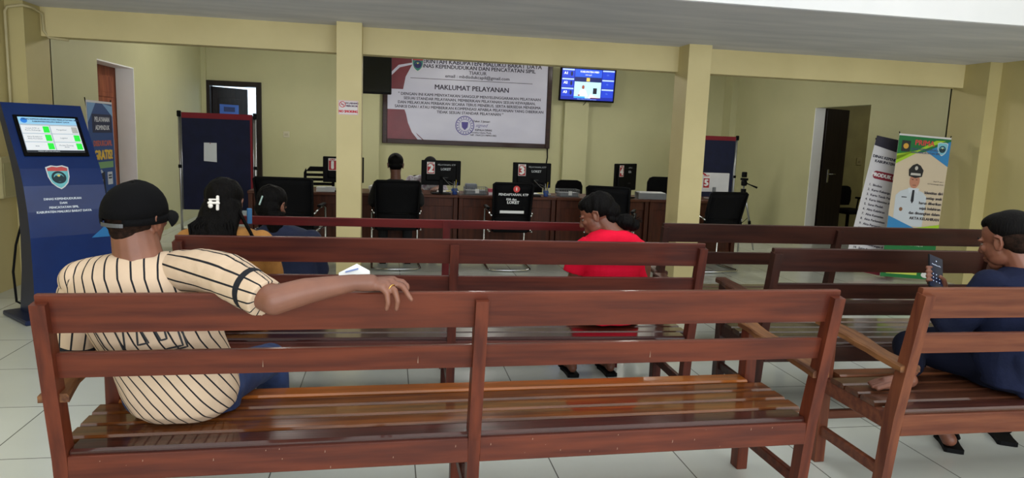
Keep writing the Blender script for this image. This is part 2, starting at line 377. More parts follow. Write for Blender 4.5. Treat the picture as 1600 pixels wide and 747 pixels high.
def make_bench(label, x, y, rz, L, mt, arms=True, thin=False, mids=(.5,), group=None, D=.52):
    t = thing('wooden_bench', label, 'bench', (x, y, 0), rz, group)
    w = .042
    xs = [0]+[L*f-w/2 for f in mids]+[L-w]
    rearl = [(.045, 0), (.005, .40), (-.082, .905), (-.034, .912), (.062, .42), (.095, 0)]
    zt = .905 if not thin else .915
    for i, px in enumerate(xs):
        b = MB(); yzprism(b, px, px+w, rearl if not thin else [(.03, 0), (.005, .40), (-.06, .925), (-.03, .93), (.045, .42), (.07, 0)])
        b.build('rear_post', t, mt['post'])
    def ry(z): return .005-.087*(z-.40)/.505 if z > .4 else .005
    def rail(z0, z1, x0, x1, off, th, name='back_rail'):
        b = MB(); a0, a1 = ry(z0)+off, ry(z1)+off
        bz = .004
        pts = [(a0, z0), (a1, z1-bz), (a1+bz, z1), (a1+th-bz, z1), (a1+th, z1-bz), (a0+th, z0)]
        yzprism(b, x0, x1, pts[::-1]); b.build(name, t, mt['rail'])
    if thin:
        rail(.885, .935, -.01, L+.01, .03, .022); rail(.78, .818, 0, L, .03, .022)
    else:
        rail(.812, .932, .006, L-.006, .028, .026); rail(.668, .748, .02, L-.02, .026, .024)
    # rear apron between the posts
    for i in range(len(xs)-1):
        b = MB(); b.box(xs[i]+w-.002, xs[i+1]+.002, .008, .034, .322, .408, .003); b.build('seat_apron', t, mt['rail'])
    # slats
    n = 5; sw = (D-.02)/n
    for k in range(n):
        y0 = .02+k*sw
        x0, x1 = (.045, L-.045) if k == 0 else (.0, L)
        if k == n-1: x0, x1 = w+.012, L-w-.012
        b = MB(); h = .425+(.004 if k == n-1 else 0)
        pts = [(y0, .402), (y0+sw-.012, .402), (y0+sw-.012, h-.008), (y0+sw-.02, h), (y0+.008, h), (y0, h-.007)]
        yzprism(b, x0, x1, pts)
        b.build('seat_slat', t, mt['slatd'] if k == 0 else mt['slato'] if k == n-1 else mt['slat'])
    # front apron and legs
    b = MB(); b.box(w, L-w, D-.03, D-.004, .34, .40, .003); b.build('front_apron', t, mt['rail'])
    for i, px in enumerate(xs):
        top = .632 if (arms and i in (0, len(xs)-1)) else .402
        b = MB(); b.box(px-.004, px+w+.004, D-.062, D, 0, top, .003); b.build('front_leg', t, mt['post'])
        b = MB(); b.box(px+.008, px+w-.008, .06, D-.06, .13, .175, .003); b.build('side_stretcher', t, mt['rail'])
        b = MB(); b.box(px+.004, px+w-.004, .05, D-.06, .335, .402, .003); b.build('seat_side_rail', t, mt['rail'])
    b = MB(); b.box(w, L-w, D-.045, D-.02, .2, .24, .003); b.build('front_stretcher', t, mt['rail'])
    if arms:
        for px in (xs[0], xs[-1]):
            s = -1 if px == xs[0] else 1
            x0 = px-.018 if s < 0 else px-.014
            b = MB(); n_ = 9; rs = []
            for k in range(n_):
                f = k/(n_-1); yy = -.02+f*(D+.03); zz = .594+.045*f; ww = .076-.012*math.sin(f*9+s); e = .004*math.sin(f*23)
                rs.append([(x0+e, yy, zz), (x0+ww, yy, zz), (x0+ww, yy, zz+.018), (x0+ww-.006, yy, zz+.027), (x0+.006+e, yy, zz+.027), (x0+e, yy, zz+.02)])
            b.rings(rs, True, False); b.build('armrest', t, mt['arm'])
    return t
mt1 = bench_mats('front', (122, 56, 34), (88, 37, 25), (142, 78, 26), (84, 40, 14), (78, 32, 22), (54, 21, 16))
mt2 = bench_mats('second', (108, 48, 34), (76, 31, 25), (84, 42, 26), (56, 26, 18), (70, 28, 24), (50, 20, 18))
mt3 = bench_mats('red', (118, 34, 34), (86, 24, 26), (100, 40, 32), (74, 28, 24), (84, 30, 28), (62, 22, 22))
mt4 = bench_mats('worn', (138, 78, 52), (104, 52, 36), (112, 66, 42), (76, 42, 30), (96, 52, 40), (70, 36, 28))
mt5 = bench_mats('dark', (72, 36, 27), (52, 26, 21), (88, 60, 42), (54, 34, 25), (74, 44, 36), (56, 32, 28))
for m_ in (mt2, mt5): m_['arm'] = wood('dark_arm_wood', (82, 50, 36), (58, 32, 25), 'y', rough=.4)
B1 = make_bench('long reddish-brown bench nearest the camera, with a man in a cap at its left end', -1.0, 2.225, R(1.15), 2.6, mt1)
B2 = make_bench('reddish-brown bench on which the women in mustard and in red sit', -.955, 3.43, R(-1.6), 2.55, mt2)
B3 = make_bench('low bench with two thin dark red back rails, just this side of the cream column', -.93, 4.2, R(-2.2), 2.38, mt3, arms=False, thin=True, mids=(.535,))
B4 = make_bench('light brown bench with a splintered armrest, under the man in navy at right', 1.95, 2.31, 0, 2.6, mt4)
B5 = make_bench('dark brown bench on the right directly beyond the phone user', 1.89, 3.235, R(-2), 2.4, mt5)
B6 = make_bench('dark brown bench farthest back on the right, before the two standing banners', 1.70, 4.205, R(-1.6), 2.4, mt5)
# bare wood scratches on the rear face of the front bench
b = MB(); rr = random.Random(3)
for k in range(26):
    x = rr.uniform(.1, 2.5); z = rr.uniform(.325, .4); hh = rr.uniform(.002, .010)
    if abs(x-1.3) < .05: continue
    b.poly([(x, z), (x+.003, z+.002), (x+.0025, z+hh), (x+.001, z+hh)], .0068)
for x in (.62, 1.1, 1.9): b.poly([(x, .69), (x+.003, .69), (x+.002, .715)], -.0245)
o = b.build('scratch_marks', B1, m_scratch)

# ------------------------------------------------------------------ reception desks
def make_desk(label, x0, y, w=1.14, rz=0):
    t = thing('reception_desk', label, 'desk', (x0, y, 0), rz, 'reception desks in a row')
    b = MB(); b.box(-.005, w+.005, -.02, .66, .722, .752, .004); b.build('desk_top', t, m_desktop)
    for px in (0, w-.05): b = MB(); b.box(px, px+.048, 0, .64, 0, .722, .003); b.build('side_panel', t, m_desk)
    b = MB(); b.box(.048, w-.05, .05, .068, .08, .722); b.box(.048, w-.05, .035, .05, .62, .722, .002); b.box(.048, w-.05, .035, .05, .08, .15, .002)
    b.build('front_panel', t, m_desk)
    return t
dl_ = ('first reception desk from the left, behind a wide black chair', 'second reception desk, where the man in black sits', 'third reception desk, behind the black chair with a pale strip',
       'fourth reception desk, under the turned monitor', 'last reception desk, beside the tripod')
DX = [-1.5, -.35, .80, 1.95, 3.10]; DY = [8.02]*5
for i in range(5): make_desk(dl_[i], DX[i], DY[i], 1.138)

def monitor(x, y, rz, label, num, w=.45, h=.29, lift=.1, txt=('PELAYANAN, KTP', 'LOKET')):
    t = thing('computer_monitor', label, 'monitor', (x, y, .752), rz)
    b = MB(); b.box(-w/2, w/2, -.012, .012, lift, lift+h, .006); b.box(-w/2+.05, w/2-.05, -.03, -.01, lift+.05, lift+h-.05, .01)
    mh = b.build('monitor_housing', t, m_black)
    b = MB(); b.box(-w/2+.012, w/2-.012, .0121, .013, lift+.014, lift+h-.012); b.build('screen', mh, flat((30, 40, 60), .2))
    b = MB(); b.box(-.025, .025, -.03, -.005, .0, lift+.12, .005); b.box(-.11, .11, -.09, .1, 0, .012, .004); b.build('monitor_stand', t, m_black)
    b = MB(); cx = -w/2+.105; y0 = -.0315
    b.mat(flat((235, 232, 230))).rect(cx-.045, cx+.045, lift+h-.155, lift+h-.02, y0)
    b.mat(flat((176, 28, 40))).rect(cx-.04, cx+.04, lift+h-.15, lift+h-.045, y0-.001)
    b.mat(flat((240, 240, 240))).text(num, cx, lift+h-.098, .12, y0-.002, bold=.006)
    b.mat(flat((176, 28, 40))).text('LOKET', cx, lift+h-.033, .02, y0-.002, bold=.001)
    b.build('number_card', mh)
    b = MB(); b.mat(flat((190, 196, 200))).text(txt[0], .06, lift+h-.05, .026, -.0315).text(txt[1], .05, lift+h-.1, .038, -.0315, bold=.001)
    b.mat(flat((90, 92, 95))).text('monitor', .05, lift+.09, .018, -.0315)
    b.build('sticker_lettering', mh)
    return t
monitor(-.50, 8.2, R(2), 'black monitor with number 1 card, half hidden behind the cream column', '1')
monitor(.60, 8.18, R(3), 'black monitor with red number 2 card, a clerk in white behind it', '2', .455, .285)
monitor(1.67, 8.18, R(-3), 'black monitor with red number 3 card, above a black visitor chair', '3', .455, .29)
monitor(2.83, 8.2, R(38), 'black monitor with red number 4 card, turned to the side', '4', .47, .325, .09, ('KTP-el', 'KIA'))
t = thing('computer_monitor', 'white monitor with red number 5 card beside the right pin board', 'monitor', (4.06, 8.35, .752), 0)
b = MB(); b.box(-.2, .2, -.012, .012, .09, .33, .006); b.build('monitor_housing', t, mat('white_plastic', (222, 222, 224), .5))
b = MB(); b.box(-.02, .02, -.03, -.005, 0, .15, .004); b.box(-.09, .09, -.08, .08, 0, .012, .003); b.build('monitor_stand', t, m_grey)
b = MB(); b.mat(flat((235, 232, 230))).rect(-.155, -.065, .13, .32, -.014); b.mat(flat((176, 28, 40))).rect(-.15, -.07, .14, .26, -.015)
b.mat(flat((240, 240, 240))).text('5', -.11, .2, .11, -.016, bold=.006); b.mat(flat((176, 28, 40))).text('LOKET', -.11, .29, .025, -.015, bold=.001)
b.poly([(-.21, .33), (-.12, .29), (-.12, .31), (-.2, .35)], -.016); b.build('number_card', t)

# ------------------------------------------------------------------ chairs
def visitor_chair(label, x, y, rz, w=.46, group='black visitor chairs at the desks', top=.94):
    t = thing('visitor_chair', label, 'chair', (x, y, 0), rz, group)   # faces +Y, its back towards the benches
    h = w/2
    b = MB(); rs = []
    for k in range(9):
        f = k/8; z = .45+(top-.45)*f; yy = -.2-.12*f+.03*math.sin(f*math.pi); hw = h*(.93+.07*f)
        rs.append([(-hw, yy, z), (-hw*.5, yy-.012, z), (0, yy-.016, z), (hw*.5, yy-.012, z), (hw, yy, z), (hw, yy+.022, z), (0, yy+.01, z), (-hw, yy+.022, z)])
    b.rings(rs, True, True); b.build('backrest', t, m_blackfab)
    b = MB()
    b.tube([(-h*.93, -.2, .43), (-h*.95, -.235, .62), (-h, -.32, top), (-h+.02, -.325, top+.012), (h-.02, -.325, top+.012), (h, -.32, top), (h*.95, -.235, .62), (h*.93, -.2, .43)], .013, 8)
    b.tube([(-h*.94, -.225, .6), (h*.94, -.225, .6)], .012, 8)
    b.build('back_frame', t, m_black)
    b = MB(); b.box(-h+.01, h-.01, -.21, .24, .415, .47, .02); b.build('seat', t, m_blackfab)
    b = MB(); q = h+.02
    b.tube([(-q, -.02, .65), (-q, .2, .65), (-q, .24, .62), (-q, .25, .42), (-q, .25, .06), (-q, .22, .016), (-q, -.2, .016), (-q+.05, -.26, .016), (0, -.27, .016), (q-.05, -.26, .016), (q, -.2, .016), (q, .22, .016), (q, .25, .06), (q, .25, .42), (q, .24, .62), (q, .2, .65), (q, -.02, .65)], .013, 10)
    b.tube([(-q, .1, .43), (q, .1, .43)], .011, 8); b.tube([(-q, .245, .42), (-q, -.22, .43)], .01, 8); b.tube([(q, .245, .42), (q, -.22, .43)], .01, 8)
    b.tube([(-q, -.02, .65), (-q, -.21, .62), (-h, -.24, .6)], .01, 8); b.tube([(q, -.02, .65), (q, -.21, .62), (h, -.24, .6)], .01, 8)
    b.build('chrome_frame', t, m_chrome)
    for s in (-1, 1):
        b = MB(); b.box(s*q-.022, s*q+.022, -.1, .2, .655, .678, .009); b.build('armrest', t, m_black)
    return t
C1 = visitor_chair('wide black visitor chair in front of the first desk, behind the woman in navy', -.98, 7.48, R(-6), .56)
C2 = visitor_chair('black visitor chair the man in black sits on, white tag low on its back', .085, 7.62, R(2), .46, top=.93)
C3 = visitor_chair('black visitor chair with white lettering, a red dot and a pale strip on its back', 1.30, 7.58, R(-1), .42)
C4 = visitor_chair('black visitor chair turned sideways behind the head of the woman in red', 2.44, 7.50, R(-24), .46, top=.93)
C5 = visitor_chair('black visitor chair behind the right column, before the last desk', 3.68, 7.55, R(6), .46, top=.9)
b = MB(); b.mat(flat((226, 228, 228), .4)); b.box(-.13, .13, -.262, -.254, .63, .66, .003)
b.build('back_strip', C3)
b = MB(); b.mat(flat((206, 60, 56))).disc(.03, .895, .035, .035, -.336); b.mat(flat((236, 230, 228))).text('1', .03, .895, .045, -.337, bold=.002); b.build('red_dot', C3); b = MB()
b.mat(flat((214, 216, 218))).text('PENDAFTARAN, KTP', .0, .835, .034, -.332, bold=.0008).text('KIA dan', -.02, .785, .033, -.327, bold=.001).text('LOKET', .0, .752, .042, -.323, bold=.0015)
b.build('back_lettering', C3)
b = MB(); b.mat(flat((214, 216, 220))).box(-.06, .04, -.222, -.21, .47, .50, .002); b.mat(flat((70, 80, 100))).text('No. 02', -.01, .485, .02, -.2235); b.build('tag', C2)

def staff_chair(label, x, y, rz, top, w=.42, slats=False):
    t = thing('office_chair', label, 'chair', (x, y, 0), rz, 'black office chairs of the clerks')   # faces -Y
    h = w/2
    b = MB()
    out = [(-h*.9, .55), (-h, .62), (-h, top-.08), (-h*.86, top-.02), (-h*.6, top), (h*.6, top), (h*.86, top-.02), (h, top-.08), (h, .62), (h*.9, .55)]
    if not slats:
        b.poly(out, .2, .03)
    else:
        b.poly([(-h, .6), (-h+.035, .6), (-h+.035, top-.05), (-h*.86, top-.02), (-h, top-.08)], .2, .03); b.poly([(h, .6), (h-.035, .6), (h-.035, top-.05), (h*.86, top-.02), (h, top-.08)], .2, .03)
        z = top-.03
        for k in range(7): b.box(-h+.03, h-.03, .205, .225, z-.035, z, .003) if k else b.poly([(-h*.86, z-.03), (h*.86, z-.03), (h*.6, top), (-h*.6, top)], .2, .03); z -= .058
    b.build('backrest', t, m_black if slats else m_blackfab)
    b = MB(); b.box(-h, h, -.24, .2, .44, .51, .025); b.build('seat', t, m_blackfab)
    b = MB(); b.cyl((0, 0, .08), (0, 0, .44), .025); b.tube([(0, .1, .45), (0, .24, .47), (0, .24, .6)], .018)
    for k in range(5):
        a = k*2*math.pi/5; b.tube([(0, 0, .09), (.29*math.cos(a), .29*math.sin(a), .06)], [.022, .014]); b.ell((.29*math.cos(a), .29*math.sin(a), .028), (.018, .028, .028))
    b.build('swivel_base', t, m_black)
    for s in (-1, 1):
        b = MB(); b.tube([(s*h, .1, .46), (s*(h+.04), .1, .5), (s*(h+.04), .08, .66)], .013); b.box(s*(h+.04)-.025, s*(h+.04)+.025, -.1, .14, .66, .69, .01); b.build('armrest', t, m_black)
    return t
staff_chair('black slatted office chair behind the monitor with number 1', -.84, 9.1, R(8), .97, .38, True)
staff_chair('black office chair mostly hidden behind the monitor with number 3', 1.86, 9.0, R(5), .99, .38)
staff_chair('low black office chair behind the wire basket, right of the monitor with number 3', 2.45, 9.2, 0, .88, .38)
staff_chair('black office chair peeking out left of the right column', 3.78, 9.2, 0, .96, .40)
staff_chair('dark office chair standing inside the right doorway', 7.2, 10.05, R(10), .86, .46)

# ------------------------------------------------------------------ pin boards on stands
m_navy = mat('navy_felt', (20, 26, 58), .9, rgb2=(16, 21, 48), nscale=8, bump=.1, bscale=150)
m_red = mat('dark_red_felt', (128, 22, 36), .8)
def pin_board(label, x, y, rz, w, z0, top, redside=True):
    t = thing('pin_board', label, 'notice board', (x, y, 0), rz)
    b = MB(); b.box(.05, w-.05, -.012, .012, z0, top-.07); b.build('board_panel', t, m_navy)
    b = MB(); b.box(.05, w-.05, -.014, .014, top-.07, top-.006)
    if redside: b.box(w-.075, w-.05, -.0145, .0145, z0, top-.07)
    b.build('red_trim', t, m_red)
    for s, px in ((-1, .02), (1, w-.02)):
        b = MB(); b.cyl((px, 0, .05), (px, 0, top-.03), .014, 12); b.cyl((px-s*.022, 0, z0), (px-s*.022, 0, top-.02), .008, 8); b.build('pole', t, m_alu)
        b = MB(); b.box(px-.022, px+.022, -.02, .02, top-.06, top+.012, .008); b.box(px-.02, px+.02, -.02, .02, .93, .97, .004); b.box(px-.02, px+.02, -.25, .25, .0, .05, .008); b.build('bracket', t, m_black)
    b = MB(); b.cyl((.02, 0, .2), (w-.02, 0, .2), .011); b.build('cross_bar', t, m_alu)
    return t
PB1 = pin_board('navy pin board with red trim and a blank sheet, left of the desks', -2.43, 8.86, R(0), .885, .44, 1.585)
b = MB(); b.mat(flat((212, 216, 218), .8)).poly([(.285, 1.02), (.43, 1.01), (.432, 1.235), (.29, 1.235)], -.014, .001).mat(flat((150, 30, 40))).disc(.36, 1.228, .006, .006, -.0155)
tag(b.build('paper_sheet'), 'blank white sheet pinned on the navy board', 'paper').matrix_world = PB1.matrix_basis if False else W3((-2.43, 8.86, 0), 0)
PB2 = pin_board('navy pin board with red top trim, partly behind the right column', 4.52, 10.3, R(0), .84, .5, 1.575, False)

# ------------------------------------------------------------------ service notice banner on the back wall
def emblem(b, cx, cz, s, y, band=(190, 60, 70), body=(90, 170, 176), dark=(24, 52, 64)):
    sh = lambda k: [(cx+k*s*px, cz+k*s*pz) for px, pz in ((-.5, .5), (-.25, .6), (0, .56), (.25, .6), (.5, .5), (.47, 0), (.36, -.32), (.17, -.53), (0, -.64), (-.17, -.53), (-.36, -.32), (-.47, 0))]
    b.mat(flat((214, 216, 220))).poly(sh(1), y).mat(flat(body)).poly(sh(.9), y-.0006)
    b.mat(flat(band)).poly([(cx-.43*s, cz+.3*s), (cx+.43*s, cz+.3*s), (cx+.44*s, cz+.45*s), (cx+.2*s, cz+.53*s), (cx, cz+.49*s), (cx-.2*s, cz+.53*s), (cx-.44*s, cz+.45*s)], y-.0012)
    b.mat(flat(dark)).ring(cx, cz-.03*s, .22*s, .32*s, y-.0012).poly([(cx-.3*s, cz-.12*s), (cx-.12*s, cz+.08*s), (cx, cz), (cx+.13*s, cz+.1*s), (cx+.3*s, cz-.12*s), (cx+.15*s, cz-.24*s), (cx-.15*s, cz-.24*s)], y-.0018)
    b.mat(flat((230, 210, 110))).disc(cx, cz+.06*s, .06*s, .06*s, y-.0024)
BX, BZ = -.03, 1.335; BWID, BHT = 2.77, 1.42
t = thing('notice_banner', 'large framed service notice banner reading MAKLUMAT PELAYANAN on the back wall', 'banner', (BX, 12.395, BZ), 0)
b = MB(); b.box(-.08, 0, -.06, 0, -.08, BHT+.08, .006); b.box(BWID, BWID+.08, -.06, 0, -.08, BHT+.08, .006); b.box(0, BWID, -.06, 0, -.08, 0, .006); b.box(0, BWID, -.06, 0, BHT, BHT+.08, .006)
b.build('banner_frame', t, wood('banner_frame_wood', (54, 28, 22), (38, 20, 18), 'x'))
m_vinyl = mat('wrinkled_white_vinyl', (206, 206, 224), .35, rgb2=(198, 198, 218), nscale=1.5, stretch=(1, 1, 2), bump=.35, bscale=2.5, detail=2)
m_maroon = mat('wrinkled_maroon_vinyl', (120, 34, 46), .35, rgb2=(104, 28, 40), nscale=3, bump=.5, bscale=6)
b = MB(); b.box(0, BWID, -.03, -.02, 0, BHT); b.build('banner_sheet', t, m_vinyl)
b = MB()
b.poly([(0, 0), (.62, 0), (.46, .14), (.36, .3), (.29, .5), (0, .5)], -.0305); b.build('maroon_corner', t, m_maroon); b = MB(); b.poly([(0, .84), (.26, .84), (.3, 1.05), (.42, 1.28), (.5, BHT), (0, BHT)], -.0305)
b.build('maroon_corner', t, m_maroon)
b = MB(); b.mat(m_vinyl)
b.poly([(.30, .5), (.335, .5), (.37, .34), (.44, .18), (.52, .07), (.6, 0), (.52, 0), (.42, .12), (.35, .28)], -.0315)
b.build('white_swoosh', t); b = MB(); b.mat(m_vinyl)
b.poly([(.02, 1.02), (.2, 1.2), (.42, 1.26), (.42, 1.29), (.18, 1.24), (.02, 1.08)], -.0315)
b.build('white_swoosh', t)
b = MB(); ink = flat((44, 36, 62)); y = -.032; C = 1.42
b.mat(ink)
b.text('PEMERINTAH KABUPATEN MALUKU BARAT DAYA', 1.53, 1.325, .1, y, bold=.0016, sx=1.0)
b.text('DINAS KEPENDUDUKAN DAN PENCATATAN SIPIL', 1.53, 1.245, .088, y, bold=.0016, sx=1.02).text('TIAKUR', 1.53, 1.165, .08, y, bold=.0008, sx=1.1)
b.text('email : mbdisdukcapil@gmail.com', 1.53, 1.095, .075, y, bold=.001, sx=1.1); b.rect(.38, 2.5, 1.032, 1.04, y)
b.text('MAKLUMAT PELAYANAN', 1.44, .9, .115, y, bold=.002, sx=1.0)
for i, s_ in enumerate(('" DENGAN INI KAMI MENYATAKAN SANGGUP MENYELENGGARAKAN PELAYANAN', 'SESUAI STANDAR PELAYANAN, MEMBERIKAN PELAYANAN SESUAI KEWAJIBAN,',
                        'DAN MELAKUKAN PERBAIKAN SECARA TERUS MENERUS, SERTA BERSEDIA MENERIMA', 'SANKSI DAN / ATAU MEMBERIKAN KOMPENSASI APABILA PELAYANAN YANG DIBERIKAN', 'TIDAK SESUAI STANDAR PELAYANAN "')):
    b.text(s_, 1.42, .765-.071*i, .066, y, bold=.001, sx=(1.0, .98, .98, .98, 1.0)[i])
b.text('Tiakur, 2 Januari', 1.62, .35, .045, y, bold=.001).text('KEPALA DINAS', 1.66, .2, .045, y, bold=.001).text('Pembina Utama Muda', 1.62, .155, .04, y, bold=.0005).text('NIP. 196412311989031002', 1.66, .11, .042, y, bold=.0006)
st = flat((84, 76, 150))
b.mat(st).ring(1.33, .27, .15, .165, y).ring(1.33, .27, .1, .108, y)
for k in range(18):
    a = 2*math.pi*k/18; b.disc(1.33+.13*math.cos(a), .27+.13*math.sin(a), .012, .012, y, 0, 6)
b.poly([(1.27, .33), (1.39, .33), (1.38, .24), (1.33, .19), (1.28, .24)], y)
b.text('signed', 1.62, .28, .08, y-.001, shear=.4)
emblem(b, .5, 1.27, .2, y-.001, body=(60, 130, 120), dark=(40, 40, 100))
b.build('lettering', t)
# ------------------------------------------------------------------ wall televisions
t = thing('wall_television', 'switched-on wall television with a blue queue screen, right of the notice banner', 'television', (3.41, 12.2, 2.1), R(0))
t.rotation_euler = (R(6), 0, 0)
b = MB(); b.box(-.5, .5, -.03, .03, 0, .58, .008); b.build('television_housing', t, m_black)
b = MB(); E = 1.0
def em(c): return flat(c, .4, E)
y = -.0312
b.mat(em((16, 36, 150))).rect(-.475, .475, .03, .555, y)
b.mat(em((40, 84, 210))).rect(-.24, .24, .42, .55, y-.001)
for k, zc in enumerate((.47, .31, .15)):
    b.mat(em((30, 60, 190))).rect(-.465, -.255, zc-.065, zc+.055, y-.001).rect(.255, .465, zc-.065, zc+.055, y-.001)
    b.mat(em((170, 196, 245))).rect(-.465, -.255, zc+.055, zc+.08, y-.002).rect(.255, .465, zc+.055, zc+.08, y-.002)
    b.mat(em((230, 236, 250))).text('A%d' % (k+1), -.4, zc+.005, .06, y-.002, bold=.002)
    b.mat(em((20, 24, 60))).disc(-.3, zc, .018, .04, y-.002); b.mat(em((90, 130, 230))).text('0%d' % (k+4), .35, zc, .04, y-.002)
b.mat(em((20, 30, 90))).rect(-.24, .24, .34, .42, y-.001); b.mat(em((214, 190, 90))).rect(-.03, .03, .35, .41, y-.002)
b.mat(em((235, 240, 250))).text('KABUPATEN MBD', .02, .51, .042, y-.002, bold=.001).text('dukcapil', .0, .46, .035, y-.002)
b.mat(em((180, 216, 236))).rect(-.24, .24, .06, .34, y-.001)
b.mat(em((240, 244, 248))).poly([(-.16, .1), (-.13, .19), (-.08, .215), (-.03, .19), (.01, .1)], y-.002); b.mat(em((150, 80, 60))).disc(-.08, .25, .025, .035, y-.003).disc(-.15, .11, .02, .014, y-.003)
b.mat(em((24, 26, 40))).rect(.1, .17, .14, .24, y-.002); b.mat(em((226, 214, 214))).poly([(.02, .06), (.06, .14), (.13, .1), (.22, .07), (.22, .06)], y-.0025)
b.mat(em((90, 40, 40))).rect(.06, .24, .06, .075, y-.003); b.mat(em((60, 150, 230))).rect(-.24, -.04, .06, .09, y-.003)
b.mat(em((160, 190, 240))).text('Selamat datang di Dinas Kependudukan', 0, .043, .022, y-.001)
b.build('screen', t)
b = MB(); b.box(-.1, .1, .03, .1, .2, .4, .005); b.build('wall_bracket', t, m_black)
b = MB(); b.tube([(.0, .0, 0), (-.02, .04, -.05), (-.12, .08, -.12), (-.17, .1, -.2), (-.18, .12, -.24)], .006, 8); b.build('cable', t, flat((60, 60, 56)))
t = thing('wall_television', 'switched-off black television hanging beside the left column, over the banner corner', 'television', (-.22, 10.6, 1.98), R(-6))
b = MB(); b.box(-.44, .25, -.03, .03, 0, .6, .008); b.build('television_housing', t, m_black)
b = MB(); b.box(-.42, .235, -.0318, -.03, .03, .58); b.build('screen', t, mat('dark_glass', (8, 11, 12), .12, spec=.3, rgb2=(12, 17, 19)))
b = MB(); b.cyl((-.1, 0, .58), (-.1, 0, 1.04), .02); b.box(-.2, 0, -.06, .06, 1.0, 1.02); b.build('ceiling_bracket', t, m_black)
b = MB(); b.tube([(2.79, 12.38, 1.26), (2.8, 12.385, 1.1), (2.76, 12.38, .8), (2.77, 12.38, .3)], .011, 8)
tag(b.build('wall_cable', None, m_black), 'black cable running down the wall from the corner of the notice banner', 'cable')
# ------------------------------------------------------------------ small wall things
t = thing('light_switch', 'pale wall switch on the back wall right of the black framed door', 'switch', (-1.69, 12.4, 1.34))
b = MB(); b.box(-.05, .05, -.012, 0, -.05, .05, .004); b.build('switch_plate', t, mat('cream_plastic', (206, 200, 176), .5)); b = MB(); b.box(-.03, .03, -.016, -.011, -.02, .02, .002); b.build('rocker', t, mat('ivory_plastic', (190, 182, 158), .5))
t = thing('no_smoking_sign', 'white no smoking sign with red lettering on the left cream column', 'sign', (-.368, 6.7, 1.642))
b = MB(); b.mat(flat((226, 222, 226))).rect(-.088, .088, -.065, .065, -.003, .003); b.build('sign_plate', t)
b = MB(); rd = flat((204, 52, 66)); y = -.004
b.mat(rd).ring(-.052, .028, .022, .028, y); b.poly([(-.071, .045), (-.067, .049), (-.033, .011), (-.037, .007)], y); b.mat(flat((80, 60, 70))).rect(-.065, -.04, .025, .031, y+.0005)
b.mat(flat((90, 60, 90))).text('DI LARANG', .032, .04, .022, y, bold=.001).text('MEROKOK', .032, .015, .022, y, bold=.001)
b.mat(rd).text('NO SMOKING', 0, -.035, .031, y, bold=.0016, sx=.86); b.rect(-.084, .084, -.062, -.060, y).rect(-.084, .084, .060, .062, y).rect(-.084, -.082, -.062, .062, y).rect(.082, .084, -.062, .062, y)
b.build('sign_print', t)
t = thing('light_switch', 'small switch on the olive corridor wall seen through the right doorway', 'switch', (7.62, 10.5, 1.25)); b = MB(); b.box(-.045, .045, -.012, 0, -.06, .06, .004); b.build('switch_plate', t, mat('olive_cream_plastic', (178, 168, 120), .5))
b = MB(); b.box(-.02, .02, -.016, -.011, -.02, .02, .002); b.build('rocker', t, mat('olive_plastic', (160, 150, 104), .5))
t = thing('meter_box', 'pale electrical box on the left wall behind the blue kiosk', 'electrical box', (NL, 6.42, .95)); b = MB(); b.box(0, .07, -.11, .11, -.17, .17, .006); b.build('box_body', t, mat('cream_metal', (190, 180, 132), .5))
b = MB(); b.box(.07, .076, -.09, .09, -.15, .12, .002); b.build('box_cover', t, mat('cream_metal_cover', (176, 168, 120), .5))
m_cond = mat('painted_conduit', (196, 184, 142), .5)
b = MB(); b.tube([(NL+.02, 6.62, .95), (NL+.02, 6.62, 2.3), (NL+.03, 6.64, 2.34), (-3.0, 6.64, 2.36), (-2.97, 6.75, 2.36), (-2.97, 6.92, 2.34), (-2.97, 6.93, 2.2), (-2.95, 6.97, 2.145), (-2.8, 7.0, 2.135)], .012, 8)
tag(b.build('cable_conduit', None, m_cond), 'cream conduit climbing the left pillar and running under the beam', 'conduit')

# ------------------------------------------------------------------ blue information kiosk
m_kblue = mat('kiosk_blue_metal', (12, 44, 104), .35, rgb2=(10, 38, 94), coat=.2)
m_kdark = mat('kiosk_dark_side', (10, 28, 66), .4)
KZ = R(42)
t = thing('information_kiosk', 'blue standing touch-screen kiosk with a shield emblem by the left wall', 'kiosk', (-2.27, 5.57, 0), KZ)
prof = [(0, .03), (.0, .35), (.01, .6), (.035, .78), (.085, .96), (.14, 1.08), (.45, 1.545)]
KW = .265
b = MB(); rs = []
back = [(.3, .03), (.22, .35), (.2, .6), (.21, .78), (.26, 1.0), (.31, 1.12), (.53, 1.52)]
n = len(prof)
for sx in (-KW, KW):
    rs.append([(sx, y, z) for y, z in prof]+[(sx, y, z) for y, z in back[::-1]])
b.mat(m_kblue).rings(rs, False, False)
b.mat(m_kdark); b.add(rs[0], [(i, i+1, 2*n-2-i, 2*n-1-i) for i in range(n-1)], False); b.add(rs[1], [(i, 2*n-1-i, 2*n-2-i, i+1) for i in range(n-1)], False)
b.build('kiosk_body', t)
b = MB(); b.box(-.36, .33, -.1, .36, 0, .035, .008); b.build('base_plate', t, m_kdark)
